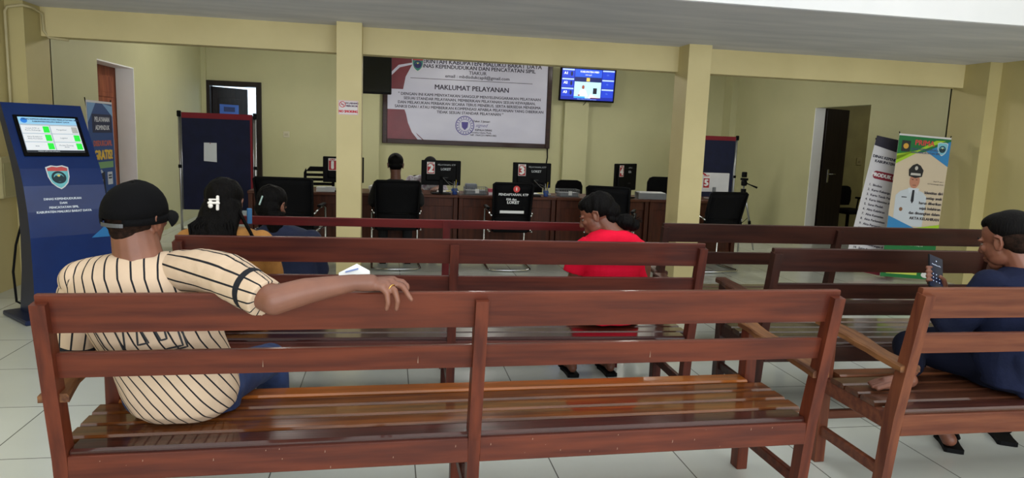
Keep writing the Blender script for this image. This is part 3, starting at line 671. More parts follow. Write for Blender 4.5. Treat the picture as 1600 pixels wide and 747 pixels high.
# tilted frame for things printed on the sloping screen panel
p0 = Vector((0, .14, 1.08)); p1 = Vector((0, .45, 1.545)); sl = math.atan2(p1.z-p0.z, p1.y-p0.y)
SM = Matrix.Translation(p0) @ Matrix.Rotation(-(math.pi/2-sl), 4, 'X')
b = MB(); b.M = SM; b.box(-.215, .215, -.012, 0, .10, .45, .004); b.build('screen_bezel', t, m_black)
b = MB(); b.M = SM; E2 = .75
ef = lambda c: flat(c, .35, E2)
y = -.0125; b.mat(ef((150, 160, 170))).rect(-.19, .19, .13, .43, y)
b.mat(ef((130, 176, 205))).rect(-.19, .19, .37, .43, y-.0005); b.mat(ef((40, 110, 190))).disc(-.155, .4, .022, .022, y-.001)
b.mat(ef((24, 40, 70))).text('DINAS KEPENDUDUKAN DAN PENCATATAN SIPIL', .02, .412, .0165, y-.001, bold=.0005).text('KABUPATEN MALUKU BARAT DAYA', .02, .392, .015, y-.001, bold=.0005)
names = [('Cetak KTP-el\nKartu Keluarga', 'Pengaduan'), ('Akta Kelahiran\nAkta Kematian', 'Legalisir'), ('KIA', 'Pindah Datang\nWNI')]
for r_ in range(3):
    for c_ in range(2):
        x0 = -.185+c_*.19; z0 = .292-r_*.072
        b.mat(ef((196, 200, 204))).rect(x0, x0+.182, z0, z0+.066, y-.0006)
        b.mat(ef((70, 70, 74))).text(names[r_][c_], x0+.07, z0+.033, .016, y-.001)
        g_ = (150, 152, 150) if (r_ == 0 and c_ == 1) else (40, 205, 60)
        b.mat(ef(g_)).rect(x0+.138, x0+.178, z0+.006, z0+.06, y-.001)
b.mat(ef((30, 34, 40))).rect(-.19, .19, .13, .146, y-.001)
b.mat(ef((190, 196, 200))).text('Silahkan pilih menu pelayanan', -.05, .138, .012, y-.0015)
b.build('screen', t)
def onpanel(z):    # local frame on the curved lower front
    for (a, c), (d, e) in zip(prof, prof[1:]):
        if c <= z <= e: break
    f = (z-c)/(e-c); ang = math.atan2(e-c, d-a)
    return Matrix.Translation((0, a+(d-a)*f, z)) @ Matrix.Rotation(-(math.pi/2-ang), 4, 'X')
b = MB(); b.M = onpanel(1.02); emblem(b, -.03, -.0, .15, -.002, band=(200, 80, 80), body=(110, 190, 200)); b.build('emblem', t)
b = MB(); wt = flat((200, 210, 224)); b.mat(wt)
for z, s_ in ((.865, 'DINAS KEPENDUDUKAN'), (.835, 'DAN'), (.805, 'PENCATATAN SIPIL')):
    b.M = onpanel(z); b.text(s_, -.03, 0, .022, -.0015, bold=.0009)
b.M = onpanel(.777); b.text('KABUPATEN MALUKU BARAT DAYA', -.03, -.002, .022, -.0015, bold=.0009)
b.build('kiosk_lettering', t)
b = MB(); b.M = onpanel(.62)
b.mat(flat((30, 110, 170))).poly([(.262, .06), (.13, -.05), (.262, -.05)], -.002); b.build('blue_wedge', t)
b = MB(); b.tube([(-2.66, 5.75, .75), (-2.72, 5.72, .5), (-2.74, 5.7, .3), (-2.72, 5.68, .08), (-2.64, 5.66, .045)], .009, 8); tag(b.build('power_cable', None, m_black), 'black power cable hanging behind the blue kiosk', 'cable')

# ------------------------------------------------------------------ standing banners
def roll_banner(name, label, loc, rz, w, h, lean, draw, group=None, tilt=0):
    t = thing(name, label, 'banner', loc, rz, group)
    LM = Matrix.Rotation(tilt, 4, 'Y') @ Matrix.Rotation(-lean, 4, 'X')
    b = MB(); b.M = LM; b.box(-w/2, w/2, 0, .002, .04, h, 0); bs = b.build('banner_sheet', t, flat((214, 212, 216), .45))
    b = MB(); b.M = LM
    def cut(nm):
        b.build(nm, bs); b.v, b.f, b.mi, b.sm, b.mats = [], [], [], [], []
    draw(b, cut)
    b = MB(); b.M = LM
    for s in (-1, 1): b.tube([(0, .03, h*.5), (s*w*.5, .008, h+.02)], .005, 6); b.tube([(0, .03, h*.5), (s*w*.5, .008, .05)], .005, 6)
    b.M = Matrix(); yb = h*.5*math.sin(lean)+.03; b.tube([(0, yb, h*.5), (0, yb+.25, .008)], .006, 6)
    b.build('banner_stand', t, m_black)
    return t
def art_left(b, cut):
    y = -.0015
    b.mat(flat((34, 70, 130))).rect(-.29, .29, .05, 1.6, y); b.mat(flat((120, 160, 205))).poly([(-.29, 1.6), (-.1, 1.6), (-.29, 1.42)], y-.001).poly([(.29, 1.58), (.05, 1.6), (.29, 1.48)], y-.001)
    b.mat(flat((16, 26, 66))).rect(-.2, .26, 1.33, 1.5, y-.001); b.mat(flat((225, 228, 235))).text('PELAYANAN', .03, 1.45, .062, y-.002, bold=.001).text('ADMINDUK', .03, 1.375, .062, y-.002, bold=.001)
    b.mat(flat((180, 90, 80))).text('DISDUKCAPIL', .02, 1.23, .07, y-.001, bold=.003); b.mat(flat((220, 180, 60))).text('GRATIS!', .02, 1.12, .12, y-.001, bold=.006)
    b.mat(flat((120, 160, 110))).rect(-.2, .24, 1.0, 1.06, y-.001); b.mat(flat((180, 190, 205))).poly([(-.26, .5), (-.24, .95), (-.05, .99), (-.0, .95), (-.02, .5)], y-.001)
    b.mat(flat((18, 22, 40))).poly([(-.2, .93), (.02, .97), (.02, .6), (-.02, .4), (-.05, .4), (-.03, .9), (-.2, .86)], y-.002)
    b.mat(flat((200, 206, 214))).rect(.08, .2, .84, .96, y-.002)
    b.mat(flat((30, 40, 60))).rect(.1, .18, .92, .935, y-.003).rect(.1, .18, .895, .91, y-.003)
    b.mat(flat((150, 150, 90))).rect(.05, .24, .73, .78, y-.002); b.mat(flat((180, 100, 110))).rect(.05, .26, .62, .68, y-.002)
    b.mat(flat((150, 176, 210))).disc(.16, .45, .12, .12, y-.001)
    for k in range(4): b.mat(flat(((200, 210, 220), (180, 60, 80), (70, 110, 180), (200, 210, 220))[k])).rect(-.24+.0*k, .2-.03*k, .35-.07*k, .38-.07*k, y-.002)
    cut('banner_print')
roll_banner('standing_banner', 'tall narrow blue banner beside the left wall, behind the blue kiosk', (-2.62, 7.2, 0), R(90), .6, 1.62, R(1), art_left)
def art_white(b, cut):
    y = -.0015
    b.mat(flat((36, 34, 50))).poly([(-.3, 1.58), (.3, 1.58), (.3, 1.47), (-.02, 1.44), (-.3, 1.47)], y-.001); emblem(b, .12, 1.47, .15, y-.002, body=(50, 110, 170), band=(60, 130, 190))
    b.mat(flat((50, 50, 66))).text('DINAS KEPENDUDUKAN DAN', -.0, 1.35, .042, y-.001, bold=.0015).text('KABUPATEN MALUKU BARAT', .03, 1.3, .042, y-.001, bold=.0015)
    b.mat(flat((140, 30, 50))).poly([(-.2+.035*math.cos(a), 1.15+.045*math.sin(a)) for a in [math.pi/2+k*math.pi/8 for k in range(9)]]+[(.25, 1.105), (.25, 1.195)], y-.001)
    b.mat(flat((230, 226, 228))).text('PRODUK LAYANAN', .01, 1.15, .058, y-.002, bold=.003)
    cut('header_print')
    rows = ['Biodata', 'Kartu Keluarga (KK)', 'Kartu Tanda Penduduk', 'Kartu Identitas Anak (KIA)', 'Surat Pindah', 'Akta Kelahiran', 'Akta Kematian', 'Akta Perkawinan', 'Akta Perceraian', 'Akta Pengakuan Anak', 'Akta Pengesahan Anak', 'Akta Pengangkatan Anak', 'Surat Keterangan Kependudukan', 'Surat Keterangan Pengganti', 'Pencatatan Perubahan Nama']
    b.mat(flat((70, 66, 80)))
    for i, s_ in enumerate(rows): b.text('%d.  %s' % (i+1, s_), -.25, 1.03-.056*i, .036, y-.001, 'LEFT', bold=.001)
    b.mat(flat((140, 40, 60))).poly([(-.3, .04), (.3, .04), (.3, .09), (0, .12), (-.3, .06)], y-.001); b.mat(flat((206, 150, 160))).poly([(-.3, .07), (0, .13), (.3, .1), (.3, .12), (0, .15), (-.3, .1)], y-.001); cut('list_print')
def art_green(b, cut):
    y = -.0015
    b.mat(flat((206, 190, 166))).rect(-.3, .3, .04, 1.6, y)
    b.mat(flat((20, 112, 56))).poly([(-.3, 1.6), (.3, 1.6), (.3, 1.55), (.05, 1.45), (-.3, 1.37)], y-.001)
    b.mat(flat((160, 200, 40))).poly([(-.3, 1.4), (-.1, 1.42), (.24, 1.58), (.13, 1.575), (-.08, 1.45), (-.3, 1.33)], y-.0015).poly([(-.3, 1.38), (-.05, 1.44), (-.3, 1.29)], y-.0015)
    b.mat(flat((46, 130, 190))).poly([(.3, 1.58), (.03, 1.45), (.3, 1.3)], y-.002); b.mat(flat((30, 40, 40))).rect(-.26, -.16, 1.43, 1.55, y-.003); b.mat(flat((210, 160, 60))).disc(-.21, 1.49, .03, .03, y-.004)
    emblem(b, .21, 1.49, .12, y-.003, body=(120, 190, 210), band=(120, 190, 210))
    b.mat(flat((206, 60, 66))).text('PRIMA', 0, 1.535, .08, y-.003, bold=.0015); b.mat(flat((60, 80, 110))).text('DINAS KEPENDUDUKAN', .02, 1.465, .03, y-.003, bold=.001).text('DAN PENCATATAN SIPIL', .03, 1.43, .03, y-.003, bold=.001)
    cut('header_print')
    # printed official in a white uniform
    b.mat(flat((196, 204, 214))).poly([(-.24, .62), (-.25, .95), (-.2, 1.0), (-.12, 1.03), (-.03, 1.03), (.06, 1.0), (.11, .95), (.1, .62)], y-.002)
    b.mat(flat((206, 214, 224))).poly([(-.12, 1.04), (-.1, .98), (-.05, 1.02), (.0, .98), (.01, 1.04)], y-.0025); b.mat(flat((24, 26, 36))).poly([(-.065, 1.02), (-.04, 1.02), (-.035, .9), (-.052, .87), (-.07, .9)], y-.003)
    b.mat(flat((186, 128, 104))).disc(-.055, 1.12, .058, .082, y-.003); b.mat(flat((60, 36, 32))).rect(-.09, -.07, 1.13, 1.137, y-.004).rect(-.045, -.025, 1.13, 1.137, y-.004).rect(-.075, -.035, 1.07, 1.075, y-.004)
    b.mat(flat((22, 22, 26))).poly([(-.13, 1.17), (-.14, 1.24), (-.1, 1.29), (-.055, 1.31), (-.01, 1.29), (.03, 1.24), (.02, 1.17), (-.055, 1.15)], y-.0045); b.mat(flat((190, 186, 180))).poly([(-.115, 1.18), (.005, 1.18), (-.0, 1.205), (-.11, 1.205)], y-.005).disc(-.055, 1.26, .018, .022, y-.005)
    b.mat(flat((40, 40, 50))).rect(-.18, -.12, .93, .94, y-.003); b.mat(flat((130, 90, 60))).disc(-.17, .8, .02, .022, y-.003)
    cut('portrait_print')
    b.mat(flat((60, 54, 60)))
    for i, s_ in enumerate(('Identitas diri', 'setiap anak', 'harus diberikan', 'sejak kelahiran', 'dan dituangkan dalam', 'AKTA KELAHIRAN')): b.text(s_, .29, 1.0-.058*i, .042, y-.003, 'RIGHT', bold=.0015)
    b.text('Pasal 27 ayat 1', .28, 1.13, .02, y-.003, 'RIGHT').text('UU Perlindungan Anak', .28, 1.1, .02, y-.003, 'RIGHT')
    cut('slogan_lettering')
    b.mat(flat((46, 130, 190))).poly([(-.3, .72), (.02, .6), (.0, .57), (-.3, .55)], y-.004); b.mat(flat((160, 200, 40))).poly([(-.3, .53), (.3, .6), (.3, .66), (0, .6)], y-.0045)
    b.mat(flat((20, 112, 56))).poly([(-.3, .04), (.3, .04), (.3, .58), (0, .57), (-.3, .55)], y-.005)
    b.mat(flat((190, 214, 190))).text('PERSYARATAN AKTA KELAHIRAN', 0, .53, .026, y-.006)
    for i in range(3): b.text(('Surat keterangan lahir dari bidan', 'Buku nikah / akta perkawinan', 'Fotocopy KK dan KTP orang tua')[i], -.2, .48-.035*i, .026, y-.006, 'LEFT')
    for k in range(3): b.mat(flat(((150, 196, 110), (222, 214, 190), (206, 160, 80))[k])).rect(-.27+.2*k, -.12+.2*k, .26, .33, y-.006)
    b.mat(flat((200, 216, 90))).rect(-.24, .12, .08, .2, y-.006); b.mat(flat((50, 60, 50))).text('Waktu pelayanan', -.06, .16, .03, y-.007).text('Senin - Jumat', -.06, .12, .028, y-.007)
    b.mat(flat((70, 40, 40))).disc(.2, .16, .03, .05, y-.006); b.mat(flat((225, 225, 225))).disc(.23, .09, .06, .035, y-.006); cut('green_panel_print')
WBN = roll_banner('standing_banner', 'white standing banner listing numbered services, partly behind the green one', (5.43, 7.12, 0), R(-8), .6, 1.53, R(3), art_white, 'standing banners by the right wall', R(10))
GBN = roll_banner('standing_banner', 'green and cream standing banner with a printed official in white uniform', (5.70, 6.85, 0), R(-6), .6, 1.62, R(2), art_green, 'standing banners by the right wall', R(2.8))

# ------------------------------------------------------------------ tripod
t = thing('camera_tripod', 'black and silver camera tripod standing right of the last desk', 'tripod', (4.55, 8.5, 0), R(20))
b = MB()
for a in (100, 220, 340):
    c, s = math.cos(R(a)), math.sin(R(a))
    lg = MB(); lg.mat(m_alu); lg.cyl((.02*c, .02*s, .84), (.12*c, .12*s, .45), .013, 8).mat(m_black).cyl((.12*c, .12*s, .46), (.125*c, .125*s, .42), .019, 8).mat(m_alu).cyl((.12*c, .12*s, .45), (.21*c, .21*s, .08), .009, 8).mat(m_black).ell((.22*c, .22*s, .014), (.014, .014, .014), n=8).cyl((.168*c, .168*s, .26), (.172*c, .172*s, .23), .015, 8)
    lg.tube([(.09*c, .09*s, .5), (0, 0, .42)], .004, 6)
    lg.build('leg', t)
b.cyl((0, 0, .4), (0, 0, .93), .011, 10); b.build('centre_column', t, m_alu)
b = MB(); b.cyl((0, 0, .8), (0, 0, .88), .034, 10); b.box(-.03, .03, -.03, .03, .92, .99, .01); b.box(-.022, .022, -.05, .05, .99, 1.02, .005); b.box(-.03, .03, -.02, .03, 1.03, 1.1, .008); b.ell((.045, 0, .95), (.015, .015, .02), n=8)
b.build('tripod_head', t, m_black)
b = MB(); b.tube([(.02, 0, .96), (.09, -.04, .93), (.16, -.08, .9)], [.007, .008, .013], 8); b.build('pan_handle', t, m_black)

# ------------------------------------------------------------------ things on the desks
DT = .7525
def wire_basket(label, x, y, w=.27, fill=True):
    t = thing('wire_basket', label, 'basket', (x, y, DT)); b = MB(); d = .2; h = .085
    for z in (.004, .045, h):
        b.tube([(0, 0, z), (w, 0, z), (w, d, z), (0, d, z), (0, 0, z)], .003, 6)
    for k in range(12): xx = w*k/11; b.tube([(xx, 0, h), (xx, 0, .004), (xx, d, .004), (xx, d, h)], .0016, 5)
    for k in range(1, 8): yy = d*k/8; b.tube([(0, yy, h), (0, yy, .004), (w, yy, .004), (w, yy, h)], .0016, 5)
    b.build('wire_frame', t, m_grey)
    b = MB(); b.box(.012, w-.012, .012, d-.012, .006, .05, .003); b.build('folder_stack', t, mat('grey_card', (130, 134, 140), .7))
    b = MB(); b.mat(m_paper).box(w*.45, w*.62, -.004, -.002, .02, .07); b.build('paper_tag', t)
    return t
wire_basket('grey wire basket left of the pink and white box', .88, 8.12, .26)
wire_basket('grey wire basket right of the monitor with number 3', 2.0, 8.12, .25)
t = thing('document_tray', 'grey document tray with papers left of the right column', 'tray', (2.98, 8.1, DT), R(-8)); b = MB()
b.box(0, .34, 0, .24, 0, .01); b.box(0, .34, 0, .008, .01, .07); b.box(0, .34, .232, .24, .01, .07); b.box(0, .008, .008, .232, .01, .07); b.box(.332, .34, .008, .232, .01, .07); b.build('tray_body', t, m_grey)
b = MB(); b.box(.01, .33, .01, .23, .011, .078, .003); b.build('paper_stack', t, m_paper)
def stack(name, label, x, y, w, d, h, m_, rz=0, cat='papers', n=6):
    b = MB(); r_ = random.Random(x*10)
    for k in range(n):
        o_ = r_.uniform(-.006, .006); b.box(-w/2+o_, w/2+o_, -d/2+o_, d/2+o_, h*k/n, h*(k+1)/n-.001)
    o = b.build(name, None, m_); tag(o, label, cat); o.location = (x, y, DT+.0005); o.rotation_euler = (0, 0, rz); return o
stack('paper_stack', 'stack of white papers below the monitor with number 1', -.69, 8.16, .2, .14, .05, m_paper, R(5))
stack('paper_stack', 'white papers right of the left column, beside the man in black', -.12, 8.2, .16, .2, .075, m_paper, R(-8))
b = MB(); b.mat(flat((206, 170, 186))).box(-.05, .05, -.04, .04, 0, .04).mat(flat((186, 70, 90))).box(-.05, .05, -.041, .04, .04, .075).mat(flat((228, 224, 228))).rect(-.045, .045, .008, .03, -.042)
o = b.build('tissue_box'); tag(o, 'small pink and white box behind the chair with white lettering', 'box'); o.location = (1.2, 8.14, DT+.0005)
b = MB(); b.box(-.07, .07, -.05, .05, .0, .11, .01); o = b.build('card_reader', None, mat('grey_blue_plastic', (112, 118, 130), .5)); tag(o, 'grey card reader standing behind the left wire basket', 'card reader'); o.location = (.98, 8.43, DT+.0005)
def pen_cup(label, x, y, col):
    t = thing('pen_holder', label, 'pen holder', (x, y, DT)); b = MB(); b.tube([(0, 0, 0), (0, 0, .07)], [.028, .032], 14); b.build('cup', t, flat(col))
    for k in range(4): b = MB(); a = k*1.7; b.cyl((.008*math.cos(a), .008*math.sin(a), .02), (.03*math.cos(a), .03*math.sin(a), .14+.01*k), .004, 6); b.build('pen', t, flat(((40, 60, 150), (200, 200, 205), (30, 30, 34), (200, 180, 60))[k]))
pen_cup('blue pen holder between the seated man in black and the left wire basket', .76, 8.13, (50, 80, 150))
pen_cup('blue pen holder right of the black chair with white lettering', 1.84, 8.13, (60, 90, 160))
for i, (x, lb) in enumerate(((.62, 'yellow and white forms under the monitor with number 2'), (1.74, 'white forms under the monitor with number 3'))):
    b = MB(); b.mat(m_paper).box(-.13, .13, 0, .16, 0, .012).mat(flat((206, 196, 130))).box(-.02, .1, -.02, .12, .012, .018).mat(flat((60, 90, 160))).box(.04, .1, .0, .05, .018, .045)
    o = b.build('paper_forms'); tag(o, lb, 'papers'); o.location = (x+.08, 8.34, DT+.0005)
for x, lb in ((.72, 'thin grey cables hanging right of the seated man in black'), (1.79, 'thin grey cables hanging right of the chair with white lettering')):
    b = MB(); b.tube([(x-.1, 8.12, .94), (x-.03, 8.1, .87), (x+.02, 8.08, .83), (x+.08, 8.09, DT+.008), (x+.15, 8.12, DT+.006)], .004, 6); b.tube([(x-.04, 8.11, .9), (x+.04, 8.09, .86), (x+.1, 8.1, DT+.01)], .003, 6)
    tag(b.build('monitor_cable', None, mat('grey_cable', (110, 112, 110), .5)), lb, 'cable')
t = thing('desk_calendar', 'small blue and white desk calendar before the white monitor with number 5', 'calendar', (4.08, 8.12, DT)); b = MB(); b.mat(flat((190, 200, 214))).box(-.06, .06, 0, .004, 0, .09).mat(flat((70, 100, 160))).rect(-.06, .06, .06, .09, -.001).rect(-.05, .05, .02, .03, -.001).rect(-.05, .05, .038, .046, -.001); b.build('calendar_page', t); b = MB(); b.box(-.06, .06, .03, .06, 0, .006); b.build('foot', t, m_grey)
b = MB(); b.tube([(4.12, 8.06, .77), (4.16, 8.02, .772), (4.19, 8.1, .775), (4.17, 8.2, .765)], .005, 6); tag(b.build('desk_cable', None, m_black), 'short black cable on the right end of the last desk', 'cable')

# ------------------------------------------------------------------ people
from mathutils import noise
SKIN = mat('brown_skin', (122, 78, 60), .5, rgb2=(108, 68, 53), nscale=9, bump=.03, bscale=60)
SKIN2 = mat('warm_brown_skin', (120, 74, 56), .5, rgb2=(104, 63, 48), nscale=9, bump=.03, bscale=60)
SKIN3 = mat('dark_brown_skin', (96, 58, 44), .5, rgb2=(84, 50, 38), nscale=9, bump=.03, bscale=60)
HAIR = mat('black_hair', (5, 4, 5), .55, rgb2=(10, 8, 8), nscale=3, stretch=(40, 40, 3), bump=.6, bscale=6, spec=.08)
STUB = mat('cropped_black_hair', (24, 18, 15), .9, spec=.05, rgb2=(44, 30, 24), nscale=60, bump=.5, bscale=220)
def PP(o, root):
    if isinstance(root, tuple): return nest(o, root[0])
    o.parent = root; o.location = -Vector(root.location); return o
def HM(c, yaw, pitch=0, roll=0, s=1.0):      # head frame: +Y face, +Z crown; yaw>0 turns to its left
    return Matrix.Translation(c) @ Matrix.Rotation(R(yaw), 4, 'Z') @ Matrix.Rotation(R(-pitch), 4, 'X') @ Matrix.Rotation(R(roll), 4, 'Y') @ Matrix.Scale(s, 4)
def head(b, H, neck, nr=.056, ear=1):
    b.M = H
    b.ell((0, -.014, .032), (.073, .094, .084), n=28); b.ell((0, .025, -.02), (.063, .06, .075)); b.ell((0, .048, -.086), (.03, .034, .024))
    for s in (-1, 1):
        b.ell((s*.034, .016, -.058), (.022, .044, .032)); b.ell((s*.035, .06, -.015), (.022, .022, .018)); b.ell((s*.03, .074, .021), (.026, .014, .008), (0, 0, -s*15))
        b.ell((s*.077, -.012, -.004), (.007, .018, .03), (8, 0, s*-20)); b.tube([(s*.074, .004, .018), (s*.084, -.01, .03), (s*.088, -.03, .02), (s*.084, -.028, -.005), (s*.078, -.012, -.03)], [.005, .006, .006, .005, .006], 8)
        b.ell((s*.01, .09, -.032), (.009, .01, .007))
    b.cone((0, .082, .015), .008, (0, .102, -.025), .0115); b.ell((0, .08, -.056), (.025, .016, .0065)); b.ell((0, .079, -.067), (.022, .016, .0075)); b.ell((0, .062, -.05), (.034, .026, .02))
    hb = H @ Vector((0, -.022, -.03)); b.M = Matrix(); b.cone(tuple(hb), nr*.95, neck, nr*1.1)
def eyes(H, root, irisless=False):
    for s in (-1, 1):
        b = MB(); b.M = H; b.mat(flat((120, 108, 102), .4)).ell((s*.031, .0695, .003), (.0105, .0105, .0065), n=12); b.mat(flat((24, 16, 14), .3)).ell((s*.031, .0765, .002), (.005, .004, .0045), n=10)
        PP(b.build('eye'), root)
        b = MB(); b.M = H; b.mat(HAIR).tube([(s*.014, .086, .024), (s*.03, .085, .03), (s*.047, .074, .026)], [.003, .004, .002], 6); PP(b.build('eyebrow'), root)
def hand(b, w, d, n, th, curl=.5, s=1.0):
    w, d, n, th = Vector(w), Vector(d).normalized(), Vector(n).normalized(), Vector(th).normalized()
    d = (d-n*d.dot(n)).normalized(); th = n.cross(d)*(1 if n.cross(d).dot(th) > 0 else -1)
    for i, (of, L_) in enumerate(((.030, .92), (.010, 1.0), (-.010, .95), (-.028, .78))):
        k = w+(d*.082+th*of*1.02-n*abs(of)*.1)*s
        b.cone(tuple(w+th*of*.55*s), .0135*s, tuple(k), .0115*s, 10)
        p = k; dd = d+th*of*2.5; a = 0
        for j, (sl_, be) in enumerate(((.043, 28), (.027, 42), (.021, 30))):
            a += be*curl; q = p+(dd*math.cos(R(a))-n*math.sin(R(a))).normalized()*sl_*L_*s
            b.cone(tuple(p), (.0098-.0008*j)*s, tuple(q), (.009-.001*j)*s, 8); p = q
    t0 = w+(d*.012+th*.022)*s; t1 = w+(d*.045+th*.05-n*.012)*s; t2 = w+(d*.075+th*.058-n*.022)*s; t3 = w+(d*.098+th*.052-n*.03)*s
    b.cone(tuple(t0), .015*s, tuple(t1), .0125*s, 10); b.cone(tuple(t1), .0115*s, tuple(t2), .010*s, 10); b.cone(tuple(t2), .0098*s, tuple(t3), .008*s, 10)
def wrinkle(amp=.004, sc=9, st=(1, 1, .5)):
    return lambda co, no: co+no*(amp*noise.noise(Vector((co.x*st[0], co.y*st[1], co.z*st[2]))*sc)+amp*.5*noise.noise(Vector((co.x, co.y+3, co.z*.6))*sc*2.3))
def legs(b, hips, knees, ankles, rt=.085, rk=.058, ra=.045):
    for h_, k_, a_ in zip(hips, knees, ankles): b.chain([h_, k_, a_], [rt, rk, ra], 18)
def foot(b, ankle, d, s=1.0):
    a = Vector(ankle); d = Vector(d); d.z = 0; d.normalize(); sd = Vector((d.y, -d.x, 0))
    b.cone(tuple(a), .034*s, tuple(a-d*.03*s+Vector((0, 0, -.035*s))), .03*s); b.cone(tuple(a-d*.03*s+Vector((0, 0, -.04*s))), .028*s, tuple(a+d*.12*s+Vector((0, 0, -.048*s))), .022*s)
    for i in range(5): q = a+d*(.12-.012*abs(i-1)*.6)*s+sd*(-.03+.015*i)*s+Vector((0, 0, -.052*s)); b.cone(tuple(a+d*.06*s+sd*(-.02+.01*i)*s+Vector((0, 0, -.045*s))), .016*s, tuple(q), .0125*s if i == 0 else .0095*s, 8); b.cone(tuple(q), .010*s, tuple(q+d*.025*s), .008*s, 8)
def sandal(b, heel, d, L_=.25, w=.045):
    h_ = Vector(heel); d = Vector(d); d.z = 0; d.normalize(); sd = Vector((d.y, -d.x, 0)); rs = []
    out = [(0, .6), (.02, .85), (.25, .8), (.5, .85), (.75, 1.05), (.92, .85), (1, .4)]
    up = [h_+d*L_*f+sd*w*k for f, k in out]+[h_+d*L_*f-sd*w*k for f, k in out[::-1]]
    b.rings([[tuple(p+Vector((0, 0, z))) for p in up] for z in (0, .022)], True, False)
    b.tube([tuple(h_+d*.16-sd*.048+Vector((0, 0, .02))), tuple(h_+d*.15-sd*.03+Vector((0, 0, .06))), tuple(h_+d*.15+sd*.03+Vector((0, 0, .06))), tuple(h_+d*.16+sd*.048+Vector((0, 0, .02)))], .014, 8)

# ---- man in the cap and striped shirt, arm along the backrest
root = thing('person', 'man in black cap and cream pinstriped shirt, arm stretched along the nearest bench back', 'person', (-.74, 2.5, 0))
H1 = HM((-.797, 2.435, 1.120), -21, -2, 2, 1.0)
sk = MB(); head(sk, H1, (-.785, 2.40, .985), .069); sk.cone((-.785, 2.40, .99), .075, (-.79, 2.4, .93), .1)
sk.loft([((-.7, 2.47, .5), .15, .11, 0), ((-.74, 2.43, .72), .15, .1, 0), ((-.79, 2.40, .9), .17, .085, 0), ((-.79, 2.405, .97), .1, .06, 0)])
armR = [(-.63, 2.37, .955), (-.47, 2.225, .975), (-.325, 2.098, .93)]
sk.chain(armR, [.055, .05, .044], 18); sk.chain([(-.325, 2.098, .93), (-.24, 2.118, .952), (-.10, 2.15, .972)], [.044, .040, .026], 18)
sk.cone((-.10, 2.15, .972), .025, (-.05, 2.15, .972), .027)
for p_ in ((-.012, 2.135, .962), (-.002, 2.15, .968), (.012, 2.168, .972), (.018, 2.19, .972)): sk.cone((-.075, 2.155, .968), .02, p_, .0135, 12)
for fg in ([(-.014, 2.133, .96), (.0, 2.128, .945), (.004, 2.126, .915), (-.001, 2.132, .893)], [(.0, 2.148, .966), (.024, 2.13, .952), (.033, 2.126, .92), (.029, 2.132, .893)],
           [(.012, 2.166, .97), (.047, 2.152, .96), (.062, 2.14, .94), (.074, 2.136, .922)], [(.018, 2.19, .97), (.048, 2.19, .966), (.062, 2.184, .955), (.064, 2.18, .947)]):
    sk.chain(fg, [.0115, .0098, .0088, .0075], 10)
sk.chain([(-.08, 2.17, .96), (-.05, 2.2, .95), (-.02, 2.215, .947), (.005, 2.22, .945)], [.015, .0125, .0105, .009], 10)
armL = [(-.965, 2.40, .93), (-1.0, 2.44, .66)]
sk.chain(armL+[(-.84, 2.66, .6)], [.055, .042, .028], 18); hand(sk, (-.82, 2.68, .6), (.6, .7, -.1), (0, 0, 1), (-.7, .6, 0), .4)
blob('body', sk, SKIN, None, .0042, 3).name = 'body'; body = bpy.data.objects['body']; PP(body, root)
cx = lambda z: -.79+(.95-z)*.10/.45 if z < .95 else -.79
def stripes(kind, A=None, B=None):
    def f(me):
        at = me.attributes.new('stripe', 'FLOAT', 'POINT'); at2 = me.attributes.new('band', 'FLOAT', 'POINT')
        if kind == 'torso':
            for i, v in enumerate(me.vertices):
                c = v.co; dx_ = c.x-cx(c.z)-.02*max(0, .75-c.z)/.3; dy_ = c.y-2.42-max(0, .75-c.z)*.24; a = math.atan2(dx_, -dy_); at.data[i].value = a*math.hypot(dx_, dy_*1.2)/.046+c.z*5.0+max(0, .75-c.z)*-4; at2.data[i].value = 0
        else:
            a_, b_ = Vector(A), Vector(B); ax = (b_-a_); Ln = ax.length; ax.normalize(); e1 = ax.cross(Vector((0, 0, 1))).normalized(); e2 = ax.cross(e1)
            for i, v in enumerate(me.vertices):
                d = v.co-a_; tt = d.dot(ax)/Ln; at.data[i].value = math.atan2(d.dot(e1), d.dot(e2))*.062/.034+.5; at2.data[i].value = tt
    return f
